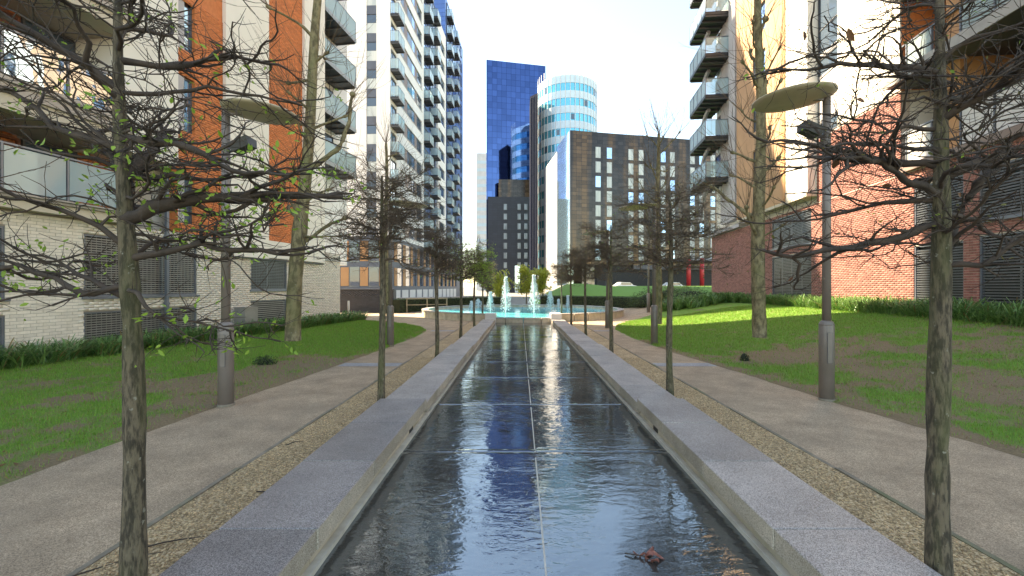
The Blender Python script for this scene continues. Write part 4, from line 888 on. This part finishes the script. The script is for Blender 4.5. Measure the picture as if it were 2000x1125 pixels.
def pleached(seed, H=3.05, z0=1.5, rx=.88, ry=.8, dense=1.0, lean=(0, 0), tr=.047, limbs=(), nl=26, kids_=8):
    rg = np.random.default_rng(seed); trunk = Tubes(); br = Tubes(); tips = []
    zs = np.linspace(-.1, H - .15, 22); P = np.stack([lean[0] * zs / H + .012 * np.sin(zs * 2.3 + seed), lean[1] * zs / H + .012 * np.cos(zs * 1.9 + seed), zs], -1)
    rr = np.interp(zs, [-.1, 0, .12, .4, z0, z0 + .6, H], [tr * 1.5, tr * 1.32, tr * 1.1, tr, tr * .84, tr * .62, tr * .2]) * (1 + .05 * np.sin(zs * 9 + seed) + .05 * rg.normal(0, 1, len(zs)) * (zs > .1))
    trunk.add(P, rr, 14)
    at = lambda z: np.array([np.interp(z, zs, P[:, 0]), np.interp(z, zs, P[:, 1]), z])
    def inside(P_): return (np.abs(P_[:, 0]) < rx * 1.08) & (np.abs(P_[:, 1]) < ry * 1.08) & (P_[:, 2] < H + .12) & (P_[:, 2] > z0 - .22)
    def twigs(P_, k, r0, lmin, lmax):
        for _ in range(k):
            i = rg.integers(1, len(P_)); t = unit(P_[i] - P_[i - 1]); d = unit(t * .5 + rg.normal(0, .8, 3) * np.array([1, 1, .7]) + np.array([0, 0, .15])); L_ = rg.uniform(lmin, lmax)
            Q, _d = walk(rg, P_[i], d, L_, .055, .22, (t[0], t[1], .5), .12); ok = inside(Q); m = len(Q) if ok.all() else max(2, int(np.argmin(ok)))
            Q = Q[:m]
            if len(Q) < 2: continue
            br.add(Q, np.linspace(r0, r0 * .4, len(Q)), 3); tips.append((Q[-1], unit(Q[-1] - Q[-2])))
            if rg.random() < .7 and len(Q) > 2: tips.append((Q[len(Q) // 2], d))
    def limb(p, d, L_, r0, flat=.14, wob=.36, kids=kids_):
        Q, _d = walk(rg, p, d, L_, .075, wob, (d[0], d[1], .12), .22, flat); ok = inside(Q); m = len(Q) if ok.all() else max(3, int(np.argmin(ok))); Q = Q[:m]
        br.add(Q, np.linspace(r0, max(.004, r0 * .32), len(Q)) * (1 + .12 * rg.normal(0, 1, len(Q))), 7 if r0 > .012 else 5)
        for _ in range(kids):
            i = rg.integers(1, len(Q)); t = unit(Q[i] - Q[i - 1]); d2 = unit(t * .8 + rg.normal(0, .75, 3) * np.array([1, 1, .65]) + np.array([0, 0, .12]))
            S, _d = walk(rg, Q[i], d2, rg.uniform(.18, .55), .06, .28, (d2[0], d2[1], .1), .18, .15); ok = inside(S); m = len(S) if ok.all() else max(2, int(np.argmin(ok))); S = S[:m]
            if len(S) < 3: continue
            br.add(S, np.linspace(r0 * .42, .0032, len(S)), 4); twigs(S, int(7 * dense), .0026, .06, .26)
        twigs(Q, int(6 * dense), .0026, .06, .26)
    ga = rg.uniform(0, 6)
    for k in range(nl):
        z = lerp(z0, H - .3, (k + rg.uniform(0, .8)) / nl); a = ga + k * 2.4 + rg.normal(0, .3)
        limb(at(z), (math.cos(a), math.sin(a), rg.uniform(.0, .95)), rg.uniform(.55, 1.05) * rx, rg.uniform(.0065, .016) * (1.15 - .4 * k / nl))
    for (z, dx, dy, dz, L_, r0) in limbs: limb(at(z), unit((dx, dy, dz)), L_, r0, .05, .26, 13)
    return trunk, br, tips
def leafmesh(tips, n, size, mt, rg, jitter=.02, droop=.3, zmax=9, per=3):
    V = []; F_ = []; sel = [tips[i] for i in rg.integers(0, len(tips), n)]; c = 0
    for p, d in sel:
        if p[2] > zmax: continue
        for _ in range(rg.integers(1, per + 1)):
            s = size * rg.uniform(.6, 1.25); d2 = unit(d + rg.normal(0, .7, 3) - np.array([0, 0, droop])); sd = unit(np.cross(d2, rg.normal(0, 1, 3))); up = np.cross(sd, d2); q = p + rg.normal(0, jitter, 3)
            V += [q, q + d2 * s * .35 + sd * s * .22 + up * s * .07, q + d2 * s * .72 + sd * s * .17 + up * s * .05 - up * s * .04, q + d2 * s - up * s * .12, q + d2 * s * .72 - sd * s * .17 + up * s * .01, q + d2 * s * .35 - sd * s * .22 + up * s * .07, q + d2 * s * .5 - up * s * .03]; F_ += [(c + 6, c, c + 1), (c + 6, c + 1, c + 2), (c + 6, c + 2, c + 3), (c + 6, c + 3, c + 4), (c + 6, c + 4, c + 5), (c + 6, c + 5, c)]; c += 7
    return npmesh('leaves', V, F_, mt)
PT = {}
def variant(key, **k):
    t, b, tips = pleached(**k); PT[key] = (t.mesh('trunk', M['bark']), b.mesh('branches', M['twig' if key.startswith('near') else 'twig_brown']), tips); return PT[key]
def plant(key, x, y, rz, label, leaves=(), group='trained box-headed trees lining the channel'):
    t, b, tips = PT[key]; root = empty('pleached_tree', (x, y, float(G(x, y))), rz, label, 'tree', group)
    link('trunk', t, root); link('crown', b, root)
    for (n, s, m, zm, pr) in leaves:
        rg = np.random.default_rng(int(abs(x * 97 + y * 31)) + n); link('leaves', leafmesh(tips, n, s, M[m], rg, zmax=zm, per=pr), root)['kind'] = 'stuff'
    return root
variant('near_l', seed=11, tr=.050, lean=(-.09, 0), dense=1.05, H=3.6, limbs=[(1.95, .75, -.1, .75, 1.15, .036), (1.9, -.6, .1, .8, 1.1, .032), (2.15, .3, .5, .9, .9, .03), (1.75, .9, .2, .25, .9, .022), (1.62, -.95, .1, .15, .85, .02), (2.3, -.9, -.3, .3, .9, .022), (2.35, .95, -.3, .2, .95, .022), (2.6, -.5, -.6, .6, .8, .02), (2.75, .7, .5, .4, .8, .02)], nl=20)
variant('near_r', seed=23, tr=.053, dense=1.05, H=3.6, z0=1.72, limbs=[(1.72, .6, .2, .85, .9, .034), (1.95, -.95, .0, -.12, .95, .026), (2.1, -.9, -.2, .15, .95, .024), (2.25, -.85, .3, .1, .9, .024), (2.2, .9, -.2, .2, .95, .026), (2.5, .1, -.5, .8, .6, .024), (2.6, .8, .4, .5, .8, .02), (2.75, -.8, .3, .4, .8, .02)], nl=20)
variant('mid_a', seed=5, z0=2.0, H=3.35, rx=.82, ry=.78, nl=28, dense=1.6, kids_=11)
variant('mid_b', seed=9, z0=1.9, H=3.2, rx=.78, ry=.78, nl=28, dense=1.6, kids_=11)
variant('mid_c', seed=31, z0=1.8, H=3.3, rx=.86, ry=.8, nl=28, dense=1.6, kids_=11)
LT_X, RT_X = XC - 2.1, XC + 2.1
names_l = ['first box-headed tree from the camera in the left row, sprouting fresh leaves', 'second box-headed tree from the camera in the left row, bare crown', 'third box-headed tree in the left row, bare twiggy crown',
           'fourth box-headed tree in the left row, half in leaf', 'fifth box-headed tree in the left row, fully green crown', 'last box-headed tree of the left row, brown crown by the basin']
cfg_l = [('near_l', 2.28, .0, [(620, .034, 'leaf', 2.3, 4), (260, .033, 'leaf', 9, 3)]), ('mid_a', 6.35, 1, [(150, .03, 'leaf', 2.35, 2)]), ('mid_b', 10.5, 2.2, [(250, .03, 'leaf_dull', 9, 2), (200, .03, 'leaf', 2.2, 2)]),
         ('mid_c', 14.8, .5, [(1100, .035, 'leaf', 9, 3), (500, .03, 'leaf_dull', 9, 2)]), ('mid_a', 19.1, 2, [(4200, .045, 'leaf', 9, 3)]), ('mid_b', 23.3, 4, [(900, .035, 'leaf_dull', 9, 2)])]
for nm, (k, y, rz, lv) in zip(names_l, cfg_l): plant(k, LT_X, y, rz, nm, lv)
names_r = ['first box-headed tree from the camera in the right row, mossy trunk', 'second box-headed tree from the camera in the right row', 'third box-headed tree in the right row beside a slim lamp', 'fourth box-headed tree in the right row, dense brown crown',
           'fifth box-headed tree in the right row by the basin', 'last box-headed tree of the right row, behind the kerb end']
cfg_r = [('near_r', 2.42, 0, [(90, .026, 'leaf_dull', 9, 2), (26, .075, 'leaf_dry', 9, 1), (40, .028, 'leaf', 9, 2)]), ('mid_c', 6.78, 2.5, [(500, .03, 'leaf_dull', 9, 2), (60, .03, 'leaf', 2.3, 2)]), ('mid_a', 11.2, 4, [(500, .03, 'leaf_dull', 9, 2), (60, .03, 'leaf', 9, 2)]),
         ('mid_b', 15.6, 1, [(500, .03, 'leaf_dull', 9, 2)]), ('mid_c', 20.0, 5, [(500, .03, 'leaf_dull', 9, 2)]), ('mid_b', 24.6, 3, [(600, .03, 'leaf_dull', 9, 2)])]
for nm, (k, y, rz, lv) in zip(names_r, cfg_r): plant(k, RT_X, y, rz, nm, lv)
# plane trees: mottled trunk, knuckled limbs, long thin shoots
def plane(seed, x, y, H, r0, topx, label, forks=(), shoots=9, limbz=(2.6, 7), nlimb=16, bark='plane_bark', tw='shoot', ll=(.35, 1.0)):
    rg = np.random.default_rng(seed); tk = Tubes(); br = Tubes(); z = np.linspace(-.15, H, 30)
    P = np.stack([topx * (z / H) ** 1.1 + .04 * np.sin(z * 1.1 + seed), .03 * np.cos(z * .9), z], -1)
    rr = np.interp(z, [-.15, 0, .25, 2.5, H * .55, H], [r0 * 1.55, r0 * 1.35, r0 * 1.05, r0 * .92, r0 * .66, r0 * .42]) * (1 + .035 * rg.normal(0, 1, 30)); tk.add(P, rr, 16)
    at = lambda q: np.array([np.interp(q, z, P[:, 0]), np.interp(q, z, P[:, 1]), q])
    def shoot(p, d, n, lmin=.7, lmax=1.8):
        for _ in range(n):
            Q, _d = walk(rg, p, unit(np.asarray(d) * .8 + rg.normal(0, .5, 3) + (0, 0, .35)), rg.uniform(lmin, lmax), .14, .07, (0, 0, 1), .05); br.add(Q, np.linspace(.0058, .0018, len(Q)), 3)
            if rg.random() < .5:
                S, _d = walk(rg, Q[len(Q) // 2], unit(Q[-1] - Q[0] + rg.normal(0, .25, 3)), rg.uniform(.3, .7), .12, .08); br.add(S, np.linspace(.0035, .0015, len(S)), 3)
    def lmb(p, d, L_, r):
        Q, dd = walk(rg, p, d, L_, .12, .16, (0, 0, 1), .06); tk.add(Q, np.linspace(r, r * .55, len(Q)) * (1 + .1 * rg.normal(0, 1, len(Q))), 8)
        K = np.array([Q[-1] - dd * .05, Q[-1] - dd * .01, Q[-1] + dd * .04, Q[-1] + dd * .07]); tk.add(K, [r * .6, r * 1.15, r * 1.0, r * .2], 8)
        shoot(Q[-1], dd, shoots); shoot(Q[len(Q) // 2], dd, shoots // 3)
    for k in range(nlimb):
        q = lerp(limbz[0], limbz[1], (k + rg.random()) / nlimb); a = k * 2.4 + rg.normal(0, .4); lmb(at(q), unit((math.cos(a), math.sin(a), rg.uniform(.15, .8))), rg.uniform(*ll), r0 * rg.uniform(.16, .28))
    for (q, dx, dy, dz, L_, r) in forks: lmb(at(q), unit((dx, dy, dz)), L_, r)
    shoot(at(H), (0, 0, 1), shoots * 3)
    root = empty('plane_tree', (x, y, float(G(x, y))), 0, label, 'tree', 'pollarded plane trees on the lawns')
    link('trunk', tk.mesh('trunk', M[bark]), root); link('crown', br.mesh('shoots', M[tw]), root); return root
plane(3, -4.85, 9.56, 9.5, .155, .72, 'large plane tree leaning right on the left lawn, mottled trunk', [(4.0, .35, -.2, .95, 2.2, .06), (2.55, .8, .1, .55, 1.2, .05), (3.1, -.85, .1, .5, 1.3, .045)])
plane(8, 5.35, 10.1, 9.5, .15, .02, 'large plane tree on the right lawn with upright mossy trunk', [(3.2, -.9, .1, .45, 1.3, .05), (5.6, .35, 0, 1, 2.0, .06), (2.7, -.5, -.3, .6, .9, .045)])
plane(14, -4.5, 15.4, 6.6, .105, -.12, 'plane tree behind the left lamp with knobbly pollarded top', [], 8, (3, 6.4), 12, ll=(.1, .5))
plane(19, 4.95, 16.2, 7.2, .12, .0, 'pale barked plane tree on the right lawn with knobbly pollarded head', [(3.4, -.8, .1, .6, 1.5, .05), (3.6, .8, .1, .7, 1.5, .05)], 10, (2.6, 6.8), 18, ll=(.3, 1.2))
# ---------------------------------------------------------------- strap-leaved planting, hedges, shrubs
def straps(pts, hgt, per, label, dry=.0, wide=.010):
    for mt, frac, lab in (('strap', 1 - dry, label), ('strap_dry', dry, label.replace('green', 'withered'))):
        if frac <= 0: continue
        V = []; F_ = []; c = 0
        for (x, y, s) in pts:
            z = float(G(x, y))
            for _ in range(int(per * frac)):
                a = rng.uniform(0, 6.28); L_ = hgt * s * rng.uniform(.7, 1.35); out = rng.uniform(.25, .95) * L_; w_ = wide * rng.uniform(.7, 1.3) * (1 + .03 * max(0, y - 8)); ca, sa = math.cos(a), math.sin(a); ox, oy = rng.normal(0, .06, 2)
                for t, ww in ((0, .7), (.35, 1), (.7, .8), (1, .1)):
                    r = out * t; zz = L_ * (1.35 * t - .8 * t * t) * (1 - .35 * out / L_); 
                    V += [(x + ox + ca * r - sa * w_ * ww, y + oy + sa * r + ca * w_ * ww, z + zz), (x + ox + ca * r + sa * w_ * ww, y + oy + sa * r - ca * w_ * ww, z + zz)]
                F_ += [(c + 2 * i, c + 2 * i + 1, c + 2 * i + 3, c + 2 * i + 2) for i in range(3)]; c += 8
        tag(link('planting', npmesh('planting', V, F_, M[mt])), lab, 'plants', kind='stuff')
pl = []
for y in np.arange(6.5, 23.6, .20):
    for d in (.18, .42, .68, .92):
        if rng.random() < .93: pl.append((lwx(y) + d + rng.normal(0, .05), y + rng.normal(0, .05), rng.uniform(.8, 1.15)))
straps(pl, .78, 32, 'green strap-leaved planting along the foot of the cream brick wall', .10)
pl = []
for y in np.arange(8.5, 34, .21):
    for d in (.2, .5, .8, 1.15, 1.45):
        if rng.random() < .93: pl.append((rwx(y) - d + rng.normal(0, .06), y + rng.normal(0, .06), rng.uniform(.8, 1.2)))
for k in range(240):
    t = rng.random(); pl.append((lerp(8.6, 13.2, t) + rng.normal(0, .3), lerp(26.0, 27.5, t) + rng.normal(0, .6), rng.uniform(.9, 1.35)))
straps(pl, .80, 30, 'green strap-leaved planting along the foot of the red brick wall', .06)
def leafy(name, vol, n, size, label, cat, mt='leaf_hedge', core=None, group=None, dark=True):
    root = empty(name, (0, 0, 0), 0, label, cat, group); P, Nn = vol(n); V = []; m = len(P)
    a = rng.normal(0, 1, (m, 3)) + Nn * .9; a /= np.linalg.norm(a, axis=1)[:, None]; b = np.cross(a, rng.normal(0, 1, (m, 3))); b /= np.linalg.norm(b, axis=1)[:, None] + 1e-9; c = np.cross(a, b)
    s = size * rng.uniform(.6, 1.3, m)[:, None]; V = np.stack([P - b * s * .5, P + c * s * .28, P + b * s * .5, P - c * s * .28], 1).reshape(-1, 3)
    o = link('foliage', npmesh('foliage', V, np.arange(4 * m).reshape(-1, 4), M[mt]), root); o['kind'] = 'stuff'
    if core: core(root)
    return root
M['hedge_core'] = mat('hedge_core', (.022, .03, .012), (.012, .016, .007), 12, .95)
def hedge(a0, a1, r0, r1, h, label, n=9000):
    zb = lambda a: float(G(PC[0] + r0 * math.cos(a), PC[1] + r0 * math.sin(a)))
    def vol(k):
        a = rng.uniform(a0, a1, k); r = rng.uniform(r0, r1, k); z = rng.uniform(0, h, k); f = rng.integers(0, 3, k); nn = np.zeros((k, 3))
        z = np.where(f == 0, h + rng.normal(0, .02, k), z); r = np.where(f == 1, r0 + rng.normal(0, .02, k), np.where(f == 2, r1 + rng.normal(0, .02, k), r))
        nn[:, 2] = f == 0; sg = np.where(f == 1, -1., np.where(f == 2, 1., 0)); nn[:, 0] = sg * np.cos(a); nn[:, 1] = sg * np.sin(a)
        X, Y = PC[0] + r * np.cos(a), PC[1] + r * np.sin(a); return np.stack([X, Y, z - .2], -1), nn
    def core(root):
        k = 16; poly = [(PC[0] + (r1 - .04) * math.cos(lerp(a0, a1, t / k)), PC[1] + (r1 - .04) * math.sin(lerp(a0, a1, t / k))) for t in range(k + 1)] + [(PC[0] + (r0 + .04) * math.cos(lerp(a0, a1, t / k)), PC[1] + (r0 + .04) * math.sin(lerp(a0, a1, t / k))) for t in range(k, -1, -1)]
        mb = MB(); m = len(poly)
        for i in range(k):
            q = [poly[i], poly[i + 1], poly[m - 2 - i], poly[m - 1 - i]]; mb.prism(q, -.4, h - .24)
        mb.build('inner_twigs', M['hedge_core'], root)
    return leafy('box_hedge', vol, n, .06, label, 'hedge', core=core, group='clipped hedges round the basin')
hedge(R(98), R(165), 8.6, 10.2, .95, 'clipped dark hedge curving behind the left side of the basin')
hedge(R(14), R(80), 8.6, 10.4, 1.05, 'clipped dark hedge curving behind the right side of the basin', 11000)
def ball(cx, cy_, rx, ry, h, n, label, mt='leaf_hedge', name='shrub', size=.07):
    zb = float(G(cx, cy_))
    def vol(k):
        d = rng.normal(0, 1, (k, 3)); d[:, 2] = np.abs(d[:, 2]); d /= np.linalg.norm(d, axis=1)[:, None]; r = rng.uniform(.72, 1.05, k)[:, None] * (1 + .18 * np.sin(d[:, :1] * 7 + cx) * np.cos(d[:, 1:2] * 6))
        return np.array([cx, cy_, zb]) + d * r * np.array([rx, ry, h]), d
    def core(root):
        pr = [(max(.02, math.cos(t)) * .7, math.sin(t) * h * .72) for t in np.linspace(0, 1.5, 8)]; o = MB().lathe(pr, 12).build('inner_twigs', M['hedge_core'], root, True); o.scale = (rx, ry, 1); o.location = (cx, cy_, zb)
    return leafy(name, vol, n, size, label, 'shrub', mt, core)
ball(9.0, 31.0, 1.5, 1.2, 1.2, 3500, 'clipped dark shrub at the right end of the hedge')
ball(11.6, 30.5, 2.0, 1.4, 1.0, 4500, 'broad green shrub at the corner of the red brick wall', 'strap')
ball(13.3, 38.5, 2.2, 1.4, 1.15, 4500, 'brownish green shrub on the mound beyond the brick corner', 'leaf_dull')
ball(-5.35, 9.45, .24, .2, .22, 260, 'tiny dark weed bush at the foot of the left plane tree', 'leaf_hedge', 'weed_bush', .05)
ball(4.95, 9.95, .14, .12, .26, 60, 'tiny sprout of twigs at the foot of the right plane tree', 'leaf_dull', 'weed_bush', .04)
def young_tree(x, y, h, w_, n, label, mt='leaf_yellow'):
    zb = float(G(x, y)); root = empty('young_tree', (x, y, zb), 0, label, 'tree', 'young yellow-green trees behind the basin'); br = Tubes(); rg = np.random.default_rng(int(x * 50 + 999))
    zz = np.linspace(-.2, h * .9, 10); br.add(np.stack([.04 * np.sin(zz), 0 * zz, zz], -1), np.linspace(.06, .015, 10), 8); P = []
    for k in range(26):
        z = rg.uniform(.25, .85) * h; a = rg.uniform(0, 6.28); Q, d = walk(rg, (0, 0, z), (math.cos(a), math.sin(a), .9), w_ * rg.uniform(.5, 1.05) * (1.15 - abs(z / h - .55)), .15, .15); br.add(Q, np.linspace(.014, .004, len(Q)), 4)
        for _ in range(n // 26): P.append((Q[rg.integers(len(Q) // 3, len(Q))] + rg.normal(0, .16, 3), d))
    link('trunk', br.mesh('trunk', M['bark']), root); link('crown', leafmesh(P, n * 2, .14, M[mt], rg, per=2), root)['kind'] = 'stuff'
young_tree(-1.75, 38.5, 3.4, 1.0, 1300, 'young yellow-green tree behind the left tall jet')
young_tree(.55, 41, 3.7, 1.0, 1500, 'young yellow-green tree left of the tallest jet')
young_tree(2.1, 42.5, 4.1, 1.1, 1500, 'young yellow-green tree right of the tallest jet')
young_tree(-3.0, 40.5, 3.6, 1.1, 900, 'young brownish tree at the back left of the basin', 'leaf_dull')
# ---------------------------------------------------------------- parked cars before the far block
def car(x, y, z, rz, m, label):
    root = empty('parked_car', (x, y, z), rz, label, 'car', 'cars parked before the brown block')
    prof = [(-2.1, .3), (2.1, .3), (2.15, .75), (1.2, .95), (.6, 1.45), (-1.2, 1.48), (-1.9, 1.0), (-2.15, .9)]
    v = [(p[0], -.85, p[1]) for p in prof] + [(p[0], .85, p[1]) for p in prof]; k = len(prof)
    MB().add(v, [tuple(range(k)), tuple(range(2 * k - 1, k - 1, -1))] + [(i, i + k, (i + 1) % k + k, (i + 1) % k) for i in range(k)]).build('body', M[m], root)
    for s in (-1, 1): ubox('side_window', M['window'], root, -1.2, .8, s * .86 - .01, s * .86 + .01, 1.0, 1.38)
    for x_ in (-1.3, 1.3):
        for s in (-1, 1):
            o = MB().lathe([(.32, -.1), (.32, .1)], 14).build('wheel', M['tyre'], root); o.location = (x_, s * .82, .32); o.rotation_euler = (R(90), 0, 0)
car(19.6, 84, float(G(19, 79)) - .75, .2, 'white', 'white parked car far behind the right hedge, left of two')
car(29.0, 85, float(G(25, 80)) - .75, .2, 'white', 'white parked car far behind the right hedge, right of two')
